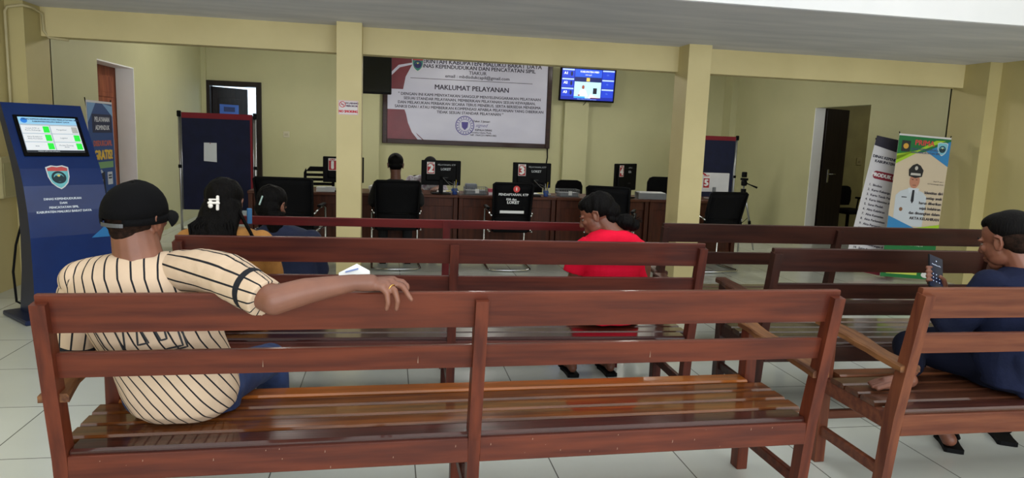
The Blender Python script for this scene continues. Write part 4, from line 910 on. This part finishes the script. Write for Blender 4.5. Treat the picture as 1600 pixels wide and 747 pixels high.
def stripe_mat(name, lo, hi):
    M = mat(name, (196, 173, 150), .85, spec=.2, rgb2=(186, 163, 140), nscale=6, bump=.12, bscale=120); nt = M.node_tree; L = nt.links; b_ = nt.nodes['Principled BSDF']
    src = b_.inputs['Base Color'].links[0].from_socket
    a = nt.nodes.new('ShaderNodeAttribute'); a.attribute_name = 'stripe'; fr_ = nt.nodes.new('ShaderNodeMath'); fr_.operation = 'FRACT'; L.new(a.outputs['Fac'], fr_.inputs[0])
    lt = nt.nodes.new('ShaderNodeMath'); lt.operation = 'LESS_THAN'; lt.inputs[1].default_value = .155; L.new(fr_.outputs[0], lt.inputs[0])
    a2 = nt.nodes.new('ShaderNodeAttribute'); a2.attribute_name = 'band'; g1 = nt.nodes.new('ShaderNodeMath'); g1.operation = 'GREATER_THAN'; g1.inputs[1].default_value = lo; L.new(a2.outputs['Fac'], g1.inputs[0])
    g2 = nt.nodes.new('ShaderNodeMath'); g2.operation = 'LESS_THAN'; g2.inputs[1].default_value = hi; L.new(a2.outputs['Fac'], g2.inputs[0])
    mu = nt.nodes.new('ShaderNodeMath'); mu.operation = 'MULTIPLY'; L.new(g1.outputs[0], mu.inputs[0]); L.new(g2.outputs[0], mu.inputs[1])
    mx = nt.nodes.new('ShaderNodeMath'); mx.operation = 'MAXIMUM'; L.new(lt.outputs[0], mx.inputs[0]); L.new(mu.outputs[0], mx.inputs[1])
    m_ = nt.nodes.new('ShaderNodeMixRGB'); L.new(mx.outputs[0], m_.inputs['Fac']); L.new(src, m_.inputs['Color1']); m_.inputs['Color2'].default_value = (*lin((26, 28, 34)), 1)
    L.new(m_.outputs[0], b_.inputs['Base Color']); return M
sh = MB(); sh.loft([((-.685, 2.50, .43), .08, .07, 0), ((-.686, 2.50, .438), .125, .11, 0), ((-.69, 2.50, .47), .168, .145, 0), ((-.695, 2.49, .53), .19, .155, 0), ((-.705, 2.465, .62), .195, .15, 0), ((-.735, 2.425, .72), .2, .145, 0), ((-.765, 2.41, .82), .212, .14, 0),
                   ((-.785, 2.405, .9), .22, .13, 0), ((-.788, 2.405, .955), .2, .11, 0), ((-.788, 2.405, .99), .14, .09, 0), ((-.787, 2.405, 1.012), .082, .075, 0)])
sh.cone((-.96, 2.40, .925), .066, (-.88, 2.40, .955), .055); sh.cone((-.63, 2.375, .95), .068, (-.7, 2.39, .965), .06)
shirt = PP(blob('shirt', sh, stripe_mat('cream_pinstripe_torso', 5, 6), None, .006, 4, wrinkle(.005, 8, (1, 1, .45)), stripes('torso')), root)
s1 = MB(); s1.ell((-.66, 2.385, .955), (.072, .072, .068)); s1.tube([(-.68, 2.40, .955), (-.58, 2.32, .972), (-.48, 2.235, .975), (-.41, 2.165, .953), (-.352, 2.118, .932), (-.350, 2.116, .931)], [.068, .072, .070, .064, .060, .060], 28)
PP(blob('sleeve', s1, stripe_mat('cream_pinstripe_right_sleeve', .83, .885), None, .005, 2, wrinkle(.004, 14), stripes('arm', (-.655, 2.385, .965), (-.35, 2.116, .935))), root)
s2 = MB(); s2.ell((-.95, 2.40, .92), (.07, .07, .065)); s2.tube([(-.94, 2.40, .95), (-.965, 2.41, .88), (-.985, 2.42, .8), (-1.0, 2.44, .69)], [.06, .07, .069, .064], 28)
PP(blob('sleeve', s2, stripe_mat('cream_pinstripe_left_sleeve', .92, .985), None, .005, 2, wrinkle(.004, 14), stripes('arm', (-.95, 2.40, .92), (-1.0, 2.44, .7))), root)
# outlined letters printed across the back
bv = BVHTree.FromObject(shirt, bpy.context.evaluated_depsgraph_get())
def pixray(x, y): return Vector((0, 0, CAMH)), (cF+cR*((x-800)/FPX)-cU*((y-373.5)/FPX)).normalized()
b = MB(); off = -Vector(root.location)
for line in ([(226, 350), (238, 370), (275, 430), (300, 455), (258, 470), (268, 500)], [(305, 340), (318, 368), (355, 443), (362, 443), (350, 350)], [(408, 345), (410, 368), (415, 425), (460, 415), (425, 360)], [(478, 350), (510, 405), (535, 398), (522, 350)],
             [(575, 345), (603, 425), (535, 440), (565, 480)], [(592, 345), (622, 430), (560, 447), (590, 490)], [(420, 470), (440, 460), (470, 458), (490, 466)]):
    P = []
    for (x0, y0), (x1, y1) in zip(line, line[1:]):
        for k in range(6): P.append((60+(x0+(x1-x0)*k/6)/2.668, 380+(y0+(y1-y0)*k/6)/2.668))
    V = []
    for x, y in P:
        o_, d_ = pixray(x, y); hit = bv.ray_cast(o_-off, d_) if False else bv.ray_cast(o_, d_)
        if hit[0] is not None: V.append((hit[0]+hit[1]*.0015, hit[1]))
    rs = []
    for i, (p, nn) in enumerate(V):
        tdir = (V[min(i+1, len(V)-1)][0]-V[max(i-1, 0)][0]).normalized(); sd = tdir.cross(nn).normalized()*.003
        rs.append([tuple(p+sd), tuple(p-sd)])
    if len(rs) > 1: b.add([q for r_ in rs for q in r_], [(2*i, 2*i+1, 2*i+3, 2*i+2) for i in range(len(rs)-1)])
PP(b.build('letter_outline', None, flat((26, 28, 34))), (shirt,))
# cap
cp = MB(); cp.M = H1; rs = []
for k in range(9):
    a = math.pi/2*k/8; rr_ = max(math.cos(a), .03)
    rs.append([(.089*rr_*math.cos(2*math.pi*i/32), -.012+.108*rr_*math.sin(2*math.pi*i/32), .02+.004*math.sin(2*math.pi*i/32)+.103*math.sin(a)**.9) for i in range(32)])
cp.rings(rs, False)
lower = [(.0875*math.cos(2*math.pi*i/32), -.012+.1065*math.sin(2*math.pi*i/32), -.004) for i in range(32)]
idx0 = len(cp.v); fs = []
top_ = rs[0]; vs = lower+top_
for i in range(32):
    j = (i+1) % 32; ang = (i+.5)*360/32
    if 248 < ang < 292: continue
    fs.append((i, j, j+32, i+32))
cp.add(vs, fs, True)
cap = PP(cp.build('cap_crown', None, mat('black_twill', (8, 8, 10), .9, spec=.1, bump=.2, bscale=300)), root)
md = cap.modifiers.new('t', 'SOLIDIFY'); md.thickness = .003; md.offset = 1
# curved front brim, back strap, top button
b = MB(); b.M = H1; rs = []
for k in range(7):
    f = k/6*1.1; row = []
    for i in range(13):
        a = R(25+130*i/12); rad = 1+f*.62*math.sin(a)**.7; row.append((.087*math.cos(a)*(1+f*.08), -.012+.106*math.sin(a)*rad, .010-.026*abs(math.cos(a))**1.5*f*1.2-.004*f))
    rs.append(row)
vs = [p for r_ in rs for p in r_]; b.add(vs, [(k*13+i, k*13+i+1, (k+1)*13+i+1, (k+1)*13+i) for k in range(6) for i in range(12)], True)
br_ = PP(b.build('cap_brim', None, mat('black_brim_twill', (9, 9, 11), .9, spec=.1)), (cap,)); md = br_.modifiers.new('t', 'SOLIDIFY'); md.thickness = .004
b = MB(); b.M = H1; rs = []
for i in range(9):
    a = R(245+50*i/8); rs.append([(r_*.0885/.0885*math.cos(a), -.012+(r_+.019)*math.sin(a), z) for r_, z in ((.090, .004), (.090, -.008), (.0925, -.008), (.0925, .004))])
b.rings(rs, True, False); PP(b.build('cap_strap', None, mat('grey_strap_plastic', (66, 68, 72), .4)), (cap,))
b = MB(); b.M = H1; b.ell((0, -.012, .124), (.008, .008, .004), n=12); PP(b.build('cap_button', None, m_black), (cap,))
b = MB(); b.M = H1; b.ell((0, -.03, .0), (.0735, .079, .052)); b.ell((0, -.045, -.03), (.055, .055, .04)); PP(blob('hair', b, STUB, None, .004, 2), root)
eyes(H1, root)
b = MB(); legs(b, [(-.79, 2.5, .52), (-.63, 2.5, .52)], [(-.84, 2.93, .49), (-.47, 2.93, .485)], [(-.84, 2.96, .1), (-.45, 2.98, .1)], .1, .068, .055); b.loft([((-.67, 2.56, .432), .15, .10, 0), ((-.67, 2.55, .5), .17, .12, 0), ((-.68, 2.52, .58), .15, .12, 0)])
PP(blob('jeans', b, mat('blue_denim', (18, 34, 70), .85, rgb2=(26, 46, 88), nscale=20, bump=.2, bscale=200), None, .008, 2, wrinkle(.005, 10)), root)
for x in (-.84, -.45): b = MB(); sandal(b, (x, 2.92, 0), (0, 1, 0)); b.cone((x, 2.97, .07), .035, (x, 3.06, .045), .03); PP(b.build('shoe', None, m_black), root)
b = MB(); b.mat(mat('gold', (200, 160, 90), .3, 1)); rs = []
c_ = Vector((.014, 2.138, .957)); ax = Vector((.02, -.018, -.012)).normalized(); e1 = ax.orthogonal().normalized(); e2 = ax.cross(e1)
b.tube([tuple(c_+(e1*math.cos(2*math.pi*k/16)+e2*math.sin(2*math.pi*k/16))*.0122) for k in range(17)], .0022, 8)
o = b.build('finger_ring'); tag(o, 'thin gold ring on the finger of the hand hanging over the bench back', 'ring')
b = MB(); b.mat(m_paper).add([(-.15, 2.225, .94), (-.05, 2.235, .94), (-.055, 2.25, .99), (-.095, 2.25, 1.012), (-.15, 2.24, .985)], [(0, 1, 2, 3, 4)]); b.mat(flat((110, 130, 180))).add([(-.13, 2.238, .985), (-.09, 2.242, .995), (-.09, 2.243, 1.0), (-.13, 2.239, .99)], [(0, 1, 2, 3)])
o = b.build('folded_paper'); tag(o, 'folded white paper standing behind the wrist of the man in the cap', 'paper'); md = o.modifiers.new('t', 'SOLIDIFY'); md.thickness = .002

# ---- woman with long hair and mustard top
root = thing('person', 'woman in mustard top with long black hair and white claw clip, seated on second bench', 'person', (-.79, 3.66, 0))
H2 = HM((-.80, 3.68, 1.045), 3, 14, 0)
sk = MB(); head(sk, H2, (-.80, 3.64, .9), .05); sk.loft([((-.8, 3.66, .5), .14, .1, 0), ((-.8, 3.65, .7), .13, .09, 0), ((-.8, 3.63, .84), .15, .08, 0), ((-.8, 3.63, .9), .09, .06, 0)])
for s in (-1, 1): sk.chain([(-.8+s*.16, 3.63, .84), (-.8+s*.205, 3.68, .62), (-.8+s*.1, 3.88, .58)], [.048, .038, .026]); hand(sk, (-.8+s*.09, 3.9, .58), (-s*.4, .9, -.1), (0, 0, 1), (-s, 0, 0), .4, .9)
PP(blob('body', sk, SKIN, None, .006, 3), root); eyes(H2, root)
b = MB(); b.loft([((-.79, 3.68, .44), .19, .13, 0), ((-.79, 3.67, .55), .18, .125, 0), ((-.79, 3.65, .7), .175, .115, 0), ((-.79, 3.635, .84), .20, .105, 0), ((-.79, 3.635, .90), .19, .09, 0), ((-.79, 3.64, .935), .11, .07, 0)])
for s in (-1, 1): b.chain([(-.79+s*.17, 3.635, .865), (-.79+s*.205, 3.66, .74), (-.79+s*.215, 3.67, .70)], [.062, .058, .056])
PP(blob('top', b, mat('mustard_knit', (168, 116, 54), .85, rgb2=(152, 102, 44), nscale=8, bump=.25, bscale=160), None, .007, 3, wrinkle(.005, 9)), root)
b = MB(); b.M = H2; b.ell((0, -.024, .044), (.09, .102, .088), n=28); b.ell((0, -.055, -.03), (.09, .07, .09)); b.M = Matrix()
b.loft([((-.815, 3.53, .66), .07, .02, 0), ((-.82, 3.53, .74), .085, .025, 0), ((-.825, 3.53, .83), .10, .035, 0), ((-.825, 3.55, .92), .105, .045, 0), ((-.805, 3.6, 1.0), .1, .06, 0), ((-.80, 3.63, 1.06), .09, .06, 0)])
def strand(co, no): return co+no*.006*noise.noise(Vector((co.x*45, co.y*45, co.z*5)))
hr = PP(blob('hair', b, HAIR, None, .006, 2, strand), root)
b = MB(); rr = random.Random(5)
for k in range(70):
    f = k/69; x = -.92+.19*f; a = rr.uniform(0, 6); z1_ = rr.uniform(.58, .68)
    P = [(x*.6-.8*.4+.0, 3.56, 1.0)]
    for j in range(1, 9): z = 1.0+(z1_-1.0)*j/8; P.append((x-.015*(1-f)*j/8+.008*math.sin(a+j*1.3), 3.535-.012*math.sin(j/8*2)+.006*math.sin(a+j), z))
    b.tube(P, [.006, .007, .007, .006, .006, .005, .004, .003, .001], 5)
for k in range(9):
    a = rr.uniform(0, 6); P = [(-.72, 3.62, 1.04)]
    for j in range(1, 8): P.append((-.72+.016*j+.004*math.sin(a+j), 3.575-.004*j+.004*k/9, 1.04-.028*j-.006*k*j/7))
    b.tube(P, [.005]*6+[.003, .001], 5)
PP(b.build('hair_strand', None, HAIR), (hr,))['kind'] = 'stuff'
t = thing('hair_claw_clip', 'white claw clip in the long black hair of the woman in mustard', 'hair clip', (-.815, 3.553, 1.062), R(0)); b = MB()
b.box(-.028, -.014, -.008, .006, -.018, .02, .004); b.box(.004, .018, -.008, .006, -.034, .038, .004); b.box(-.034, .022, -.011, .0, -.004, .008, .003); b.box(-.03, .02, -.01, .0, .014, .022, .003); b.ell((-.02, -.006, -.012), (.012, .006, .012), n=10)
b.build('clip_body', t, flat((222, 218, 214), .3)); t.rotation_euler = (R(-8), 0, 0)
b = MB(); legs(b, [(-.86, 3.72, .51), (-.73, 3.72, .51)], [(-.88, 4.0, .5), (-.7, 4.0, .5)], [(-.88, 4.06, .1), (-.7, 4.06, .1)], .085, .06, .045); PP(blob('trousers', b, mat('dark_trousers', (28, 28, 36), .85), None, .009, 2), root)
for x in (-.88, -.7): b = MB(); sandal(b, (x, 4.0, 0), (0, 1, 0), .22, .038); PP(b.build('sandal', None, m_black), root)
b = MB(); b.box(-.693, -.668, 3.66, 3.67, .95, 1.03, .004); o = b.build('mobile_phone', None, mat('blue_phone_case', (44, 96, 140), .35)); tag(o, 'light blue phone held at the cheek of the woman in mustard', 'phone')

# ---- woman in navy on the far red bench
root = thing('person', 'woman in navy blue seen from behind on the red bench, pale slide in black hair', 'person', (-.63, 4.45, 0))
H3 = HM((-.695, 4.47, .955), -25, 22, 0, .98)
NAVY = mat('navy_cotton', (18, 30, 62), .85, rgb2=(14, 24, 52), nscale=6, bump=.15, bscale=120)
sk = MB(); head(sk, H3, (-.67, 4.43, .82), .05); sk.loft([((-.63, 4.45, .5), .15, .11, 0), ((-.63, 4.43, .7), .15, .1, 0), ((-.64, 4.42, .78), .15, .08, 0), ((-.66, 4.42, .82), .09, .06, 0)])
for s in (-1, 1): sk.chain([(-.63+s*.17, 4.43, .76), (-.63+s*.2, 4.5, .57), (-.63+s*.1, 4.68, .56)], [.048, .04, .027]); hand(sk, (-.63+s*.09, 4.7, .56), (-s*.4, .9, 0), (0, 0, 1), (-s, 0, 0), .4, .9)
PP(blob('body', sk, SKIN, None, .006, 3), root); eyes(H3, root)
b = MB(); b.loft([((-.62, 4.47, .43), .2, .14, 0), ((-.62, 4.46, .52), .2, .14, 0), ((-.62, 4.44, .66), .19, .125, 0), ((-.63, 4.43, .76), .2, .11, 0), ((-.64, 4.43, .81), .16, .09, 0), ((-.66, 4.43, .85), .08, .07, 0)])
for s in (-1, 1): b.chain([(-.63+s*.17, 4.43, .76), (-.63+s*.215, 4.5, .56), (-.63+s*.12, 4.66, .55)], [.062, .056, .045])
PP(blob('navy_top', b, NAVY, None, .007, 3, wrinkle(.005, 9)), root)
b = MB(); b.M = H3; b.ell((0, -.022, .042), (.09, .103, .09), n=28); b.ell((0, -.05, -.025), (.085, .065, .07)); b.M = Matrix(); b.loft([((-.66, 4.36, .78), .03, .02, 0), ((-.665, 4.37, .85), .045, .03, 0), ((-.68, 4.40, .93), .07, .05, 0)])
PP(blob('hair', b, HAIR, None, .006, 2, strand), root)
b = MB(); b.M = H3 @ Matrix.Translation((.0, -.128, .0)) @ Matrix.Rotation(R(8), 4, 'Y'); b.box(-.004, .004, -.005, .005, -.03, .03, .002); tag(b.build('hair_slide', None, flat((150, 176, 172), .3)), 'pale green hair slide in the black hair of the woman in navy', 'hair clip')
b = MB(); legs(b, [(-.7, 4.5, .51), (-.55, 4.5, .51)], [(-.72, 4.9, .5), (-.5, 4.9, .5)], [(-.72, 4.92, .1), (-.5, 4.92, .1)], .09, .06, .045); PP(blob('trousers', b, NAVY, None, .009, 2), root)
for x in (-.72, -.5): b = MB(); sandal(b, (x, 4.87, 0), (0, 1, 0), .22, .038); PP(b.build('sandal', None, m_black), root)

# ---- woman in red
root = thing('person', 'woman in bright red T-shirt with a low black bun, looking down to the left', 'person', (1.22, 3.64, 0))
H4 = HM((1.115, 3.66, 1.025), 62, 24, 0, .98)
sk = MB(); head(sk, H4, (1.21, 3.60, .92), .052); sk.loft([((1.22, 3.66, .5), .15, .1, 0), ((1.22, 3.64, .7), .13, .09, 0), ((1.215, 3.6, .83), .145, .08, 0), ((1.22, 3.6, .895), .08, .06, 0)])
sk.chain([(1.04, 3.61, .84), (.995, 3.66, .63), (1.1, 3.87, .58)], [.046, .037, .026]); hand(sk, (1.1, 3.89, .58), (.4, .9, -.1), (0, 0, 1), (1, 0, 0), .4, .9)
sk.chain([(1.38, 3.61, .82), (1.4, 3.66, .61), (1.3, 3.87, .58)], [.046, .037, .026]); hand(sk, (1.3, 3.89, .58), (-.4, .9, -.1), (0, 0, 1), (-1, 0, 0), .4, .9)
PP(blob('body', sk, SKIN2, None, .0045, 2), root); eyes(H4, root)
RED = mat('bright_red_cotton', (222, 18, 56), .85, spec=.15, rgb2=(206, 12, 46), nscale=6, bump=.15, bscale=120)
b = MB(); b.loft([((1.2, 3.67, .44), .19, .13, 0), ((1.2, 3.66, .55), .175, .125, 0), ((1.2, 3.64, .7), .165, .115, 0), ((1.195, 3.61, .83), .18, .105, 0), ((1.195, 3.605, .895), .17, .095, 0), ((1.197, 3.6, .935), .125, .08, 0), ((1.20, 3.6, .958), .07, .065, 0)])
b.tube([(1.07, 3.61, .88), (1.04, 3.615, .85), (1.01, 3.63, .78), (.995, 3.64, .715), (.9945, 3.64, .713)], [.05, .06, .06, .058, .058], 20); b.chain([(1.34, 3.61, .85), (1.36, 3.63, .77), (1.37, 3.64, .7)], [.058, .054, .052])
PP(blob('t_shirt', b, RED, None, .006, 3, wrinkle(.006, 9)), root)
b = MB(); b.M = H4; b.ell((0, -.03, .046), (.084, .092, .083), n=28); b.ell((0, .02, .075), (.068, .06, .045)); b.ell((0, -.085, .0), (.055, .05, .055)); b.ell((0, -.075, -.04), (.05, .035, .04)); b.M = Matrix(); b.ell((1.262, 3.6, 1.0), (.055, .05, .045)); b.ell((1.30, 3.6, .985), (.04, .035, .035))
PP(blob('hair', b, HAIR, None, .005, 2, strand), root)
b = MB(); rr = random.Random(9)
for k in range(26):
    a = rr.uniform(0, 6.28); c0 = Vector((1.285, 3.595, 1.0)); P = [tuple(c0)]
    for j in range(1, 5): P.append(tuple(c0+Vector((.018*j*math.cos(a)+.005*math.sin(j*2+k), rr.uniform(-.01, .01), .014*j*math.sin(a)))))
    b.tube(P, [.003, .003, .0025, .002, .0008], 5)
PP(b.build('loose_hair', None, HAIR), root)['kind'] = 'stuff'
b = MB(); legs(b, [(1.15, 3.7, .51), (1.3, 3.7, .51)], [(1.12, 4.02, .5), (1.36, 4.02, .5)], [(1.12, 4.03, .12), (1.36, 4.02, .12)], .085, .058, .042); PP(blob('trousers', b, mat('black_trousers', (22, 22, 28), .85), None, .009, 2), root)
for x in (1.12, 1.36):
    b = MB(); foot(b, (x, 4.03, .085), (0, 1, 0), .9); PP(blob('foot', b, SKIN2, None, .004, 2), root)
    b = MB(); sandal(b, (x, 3.97, 0), (0, 1, 0), .22, .042); PP(b.build('sandal', None, m_black), root)
# ---- man in black at the desk
root = thing('person', 'man in black T-shirt sitting at the second desk, seen from behind', 'person', (.08, 7.62, 0))
H5 = HM((.075, 7.66, 1.082), 0, 10, 0)
sk = MB(); head(sk, H5, (.078, 7.6, .93), .052); sk.loft([((.085, 7.66, .5), .15, .1, 0), ((.085, 7.62, .7), .15, .1, 0), ((.085, 7.59, .86), .17, .085, 0), ((.08, 7.59, .93), .09, .06, 0)])
for s in (-1, 1): sk.chain([(.088+s*.19, 7.59, .86), (.088+s*.245, 7.64, .62), (.088+s*.15, 7.84, .71)], [.052, .042, .03]); hand(sk, (.088+s*.14, 7.86, .72), (-s*.4, .9, .2), (0, 0, 1), (-s, 0, 0), .4)
PP(blob('body', sk, SKIN3, None, .006, 3), root); eyes(H5, root)
b = MB(); b.loft([((.085, 7.67, .47), .18, .13, 0), ((.085, 7.63, .65), .18, .125, 0), ((.085, 7.6, .8), .21, .12, 0), ((.085, 7.59, .88), .2, .1, 0), ((.08, 7.59, .925), .12, .08, 0), ((.08, 7.6, .945), .07, .065, 0)])
for s in (-1, 1): b.chain([(.088+s*.19, 7.59, .86), (.088+s*.235, 7.62, .74), (.088+s*.24, 7.63, .7)], [.066, .062, .06])
PP(blob('t_shirt', b, mat('black_cotton', (14, 14, 17), .85), None, .007, 3, wrinkle(.004, 9)), root)
b = MB(); b.M = H5; b.ell((0, -.026, .05), (.083, .096, .085), n=28); b.ell((0, -.05, -.005), (.076, .06, .05)); PP(blob('hair', b, HAIR, None, .005, 2), root)
b = MB(); legs(b, [(0, 7.72, .54), (.16, 7.72, .54)], [(-.05, 7.97, .54), (.22, 7.97, .54)], [(-.05, 7.98, .1), (.22, 7.98, .1)], .085, .06, .05); PP(blob('trousers', b, mat('charcoal_trousers', (26, 27, 32), .85), None, .009, 2), root)
for x in (-.05, .22): b = MB(); sandal(b, (x, 7.75, 0), (0, 1, 0), .25, .04); b.cone((x, 7.85, .05), .036, (x, 7.95, .04), .03); PP(b.build('shoe', None, m_black), root)
# ---- clerk behind monitor 2
root = thing('person', 'clerk in white patterned shirt bent behind the monitor with number 2', 'person', (.46, 8.95, 0))
H6 = HM((.515, 8.9, 1.02), 180, 25, 0)
sk = MB(); head(sk, H6, (.47, 8.98, .9), .05); sk.loft([((.46, 9.02, .5), .14, .1, 0), ((.46, 9.0, .7), .15, .1, 0), ((.46, 8.98, .84), .17, .085, 0), ((.46, 8.98, .9), .09, .06, 0)])
for s in (-1, 1): sk.chain([(.46+s*.18, 8.97, .84), (.46+s*.24, 8.88, .66), (.46+s*.14, 8.62, .79)], [.048, .04, .028]); hand(sk, (.46+s*.13, 8.6, .79), (-s*.3, -.9, 0), (0, 0, 1), (-s, 0, 0), .3)
PP(blob('body', sk, SKIN, None, .006, 3), root); eyes(H6, root)
b = MB(); b.loft([((.46, 9.02, .5), .18, .13, 0), ((.46, 9.0, .7), .19, .13, 0), ((.46, 8.98, .83), .21, .11, 0), ((.46, 8.97, .89), .16, .09, 0), ((.46, 8.97, .92), .08, .07, 0)])
for s in (-1, 1): b.chain([(.46+s*.18, 8.97, .84), (.46+s*.25, 8.88, .68), (.46+s*.16, 8.66, .77)], [.066, .06, .05])
PP(blob('shirt', b, mat('white_patterned_cotton', (200, 202, 212), .8, rgb2=(140, 120, 140), nscale=26, detail=1), None, .007, 3, wrinkle(.005, 9)), root)
b = MB(); b.M = H6; b.ell((0, -.024, .046), (.083, .097, .086), n=28); PP(blob('hair', b, HAIR, None, .005, 2), root)
b = MB(); legs(b, [(.38, 8.95, .54), (.54, 8.95, .54)], [(.36, 8.78, .54), (.56, 8.78, .54)], [(.36, 8.8, .08), (.56, 8.8, .08)], .08, .06, .05); PP(blob('trousers', b, mat('dark_grey_trousers', (40, 42, 48), .85), None, .01, 2), root)
staff_chair('black office chair under the clerk in the white patterned shirt', .46, 9.0, 0, .9, .42)

# ---- man in navy with the phone
root = thing('person', 'man in navy shirt at the right edge, one bare foot up, looking at a phone', 'person', (2.68, 2.6, 0))
H7 = HM((2.632, 2.60, 1.06), 17, 16, -4, 1.06)
sk = MB(); head(sk, H7, (2.69, 2.54, .93), .058); sk.loft([((2.69, 2.58, .5), .15, .11, 0), ((2.69, 2.54, .7), .15, .1, 0), ((2.70, 2.51, .86), .17, .085, 0), ((2.70, 2.52, .93), .1, .06, 0)])
sk.chain([(2.515, 2.54, .87), (2.41, 2.60, .66), (2.48, 2.74, .8)], [.055, .044, .03], 18); sk.chain([(2.89, 2.54, .87), (2.93, 2.6, .62), (2.78, 2.8, .6)], [.055, .044, .03], 18)
hand(sk, (2.79, 2.8, .6), (-.6, .6, 0), (0, 0, 1), (-.6, -.6, 0), .4)
# hand holding the phone: palm behind it, thumb across the front
pc = Vector((2.443, 2.755, .893)); pr = Vector((.93, .03, -.33)).normalized(); pu = Vector((-.15, .42, .9)); pu = (pu-pr*pu.dot(pr)).normalized(); pn = pr.cross(pu)   # pn points away from the viewer's side? screen side = -pn
if pn.y > 0: pn = -pn
wr = pc+pr*.075-pu*.065-pn*.03
sk.cone((2.48, 2.74, .8), .03, tuple(wr), .026)
for i in range(4):
    a0 = wr+pu*.006*i; a1 = pc+pr*.03+pu*(-.045+.02*i)-pn*.02; a2 = pc-pr*.012+pu*(-.05+.021*i)-pn*.019; a3 = pc-pr*.042+pu*(-.05+.021*i)-pn*.004
    a4 = a3+pn*.012+pr*.008
    sk.chain([tuple(q) for q in (a0, a1, a2, a3)], [.017, .0115, .0098, .0085], 10); sk.cone(tuple(a3), .0085, tuple(a4), .0075, 8)
sk.chain([tuple(wr+pn*.004), tuple(pc+pr*.05-pu*.045+pn*.004), tuple(pc+pr*.032-pu*.03+pn*.016), tuple(pc+pr*.01-pu*.022+pn*.017)], [.019, .014, .0105, .009], 10)
# folded leg: ankle and bare foot on the seat
sk.cone((2.3, 2.66, .5), .042, (2.2, 2.575, .478), .034)
af = Vector((2.19, 2.57, .474)); fd = Vector((-.97, -.05, 0)).normalized(); fs_ = Vector((-fd.y, fd.x, 0))
sk.cone(tuple(af+Vector((.02, -.01, -.012))), .032, tuple(af+fd*.09+Vector((0, 0, -.022))), .026)
for i in range(5):
    q0 = af+fd*.07+fs_*(-.026+.013*i)+Vector((0, 0, -.022)); q1 = af+fd*(.135-.008*abs(i-3))+fs_*(-.034+.017*i)+Vector((0, 0, -.027)); q2 = q1+fd*.03+Vector((0, 0, -.006))
    sk.cone(tuple(q0), .018, tuple(q1), .011, 10); sk.cone(tuple(q1), .0105, tuple(q2), .008 if i < 4 else .0105, 10)
sk.chain([(2.62, 2.9, .5), (2.68, 2.86, .1)], [.05, .036], 16)
sk.cone((2.69, 2.85, .085), .032, (2.70, 2.825, .055), .031)
sk.cone((2.70, 2.835, .05), .03, (2.78, 2.96, .045), .03)
body7 = PP(blob('body', sk, SKIN2, None, .0045, 2), root); eyes(H7, root)
NAVY2 = mat('navy_shirt_cotton', (18, 26, 54), .85, spec=.2, rgb2=(12, 18, 40), nscale=5, bump=.2, bscale=110)
b = MB(); b.loft([((2.70, 2.50, .436), .13, .10, 8), ((2.71, 2.50, .46), .19, .14, 4), ((2.71, 2.52, .55), .205, .15, 0), ((2.70, 2.52, .7), .2, .15, 0), ((2.70, 2.51, .82), .21, .135, 0), ((2.70, 2.51, .9), .195, .11, 0), ((2.70, 2.52, .945), .13, .09, 0), ((2.695, 2.53, .968), .08, .07, 0)])
b.chain([(2.53, 2.54, .875), (2.42, 2.60, .68), (2.43, 2.67, .72), (2.465, 2.72, .77)], [.076, .062, .055, .046], 20); b.chain([(2.87, 2.54, .875), (2.93, 2.6, .64), (2.82, 2.76, .62)], [.076, .062, .046], 20)
b.cone((2.6, 2.42, .6), .05, (2.62, 2.405, .455), .03)
PP(blob('navy_shirt', b, NAVY2, None, .006, 3, wrinkle(.009, 8, (1, 1, .6))), root)
b = MB(); b.chain([(2.62, 2.55, .53), (2.42, 2.84, .53), (2.28, 2.64, .5)], [.1, .068, .05], 18); b.chain([(2.76, 2.56, .53), (2.64, 2.94, .52), (2.67, 2.88, .3)], [.1, .07, .055], 18); b.loft([((2.7, 2.55, .435), .17, .12, 0), ((2.7, 2.54, .5), .19, .14, 0), ((2.7, 2.53, .56), .17, .13, 0)])
PP(blob('trousers', b, mat('dark_navy_trousers', (12, 15, 30), .9, spec=.1), None, .008, 2, wrinkle(.006, 8)), root)
b = MB(); b.M = H7; b.ell((0, -.03, .052), (.0775, .088, .076), n=28); b.ell((0, .0, .085), (.06, .075, .04)); PP(blob('hair', b, HAIR, None, .005, 2), root)
b = MB(); b.M = H7; b.ell((0, -.04, .012), (.0745, .07, .06)); b.ell((0, -.055, -.02), (.06, .048, .04)); PP(blob('hair_fade', b, STUB, None, .005, 2), root)
b = MB(); sandal(b, (2.70, 2.79, 0), (.5, .87, 0), .25, .05); b.mat(m_black); PP(b.build('sandal', None, m_black), root)
b = MB(); sandal(b, (3.05, 2.84, 0), (.5, .9, 0), .26, .052); tag(b.build('sandal', None, m_black), 'empty black sandal on the floor beneath the right-hand bench', 'sandal')
t = thing('mobile_phone', 'black smartphone with a dark lit screen, held by the man in navy', 'phone', (0, 0, 0))
PM = Matrix((pr, -pn, pu)).transposed().to_4x4(); PM.translation = pc; t.matrix_world = PM
b = MB(); b.box(-.041, .041, -.005, .005, -.082, .082, .004); b.build('phone_body', t, m_black)
b = MB(); b.mat(flat((20, 26, 44), .2, .8)).rect(-.038, .038, -.078, .078, -.0056); b.mat(flat((170, 180, 200), .3, .8))
for k in range(3):
    for j in range(3): b.disc(-.018+.018*j, -.012-.017*k, .0025, .0025, -.006)
b.text('Masukkan PIN', 0, .035, .009, -.006).disc(0, .055, .003, .003, -.006); b.build('screen', t)
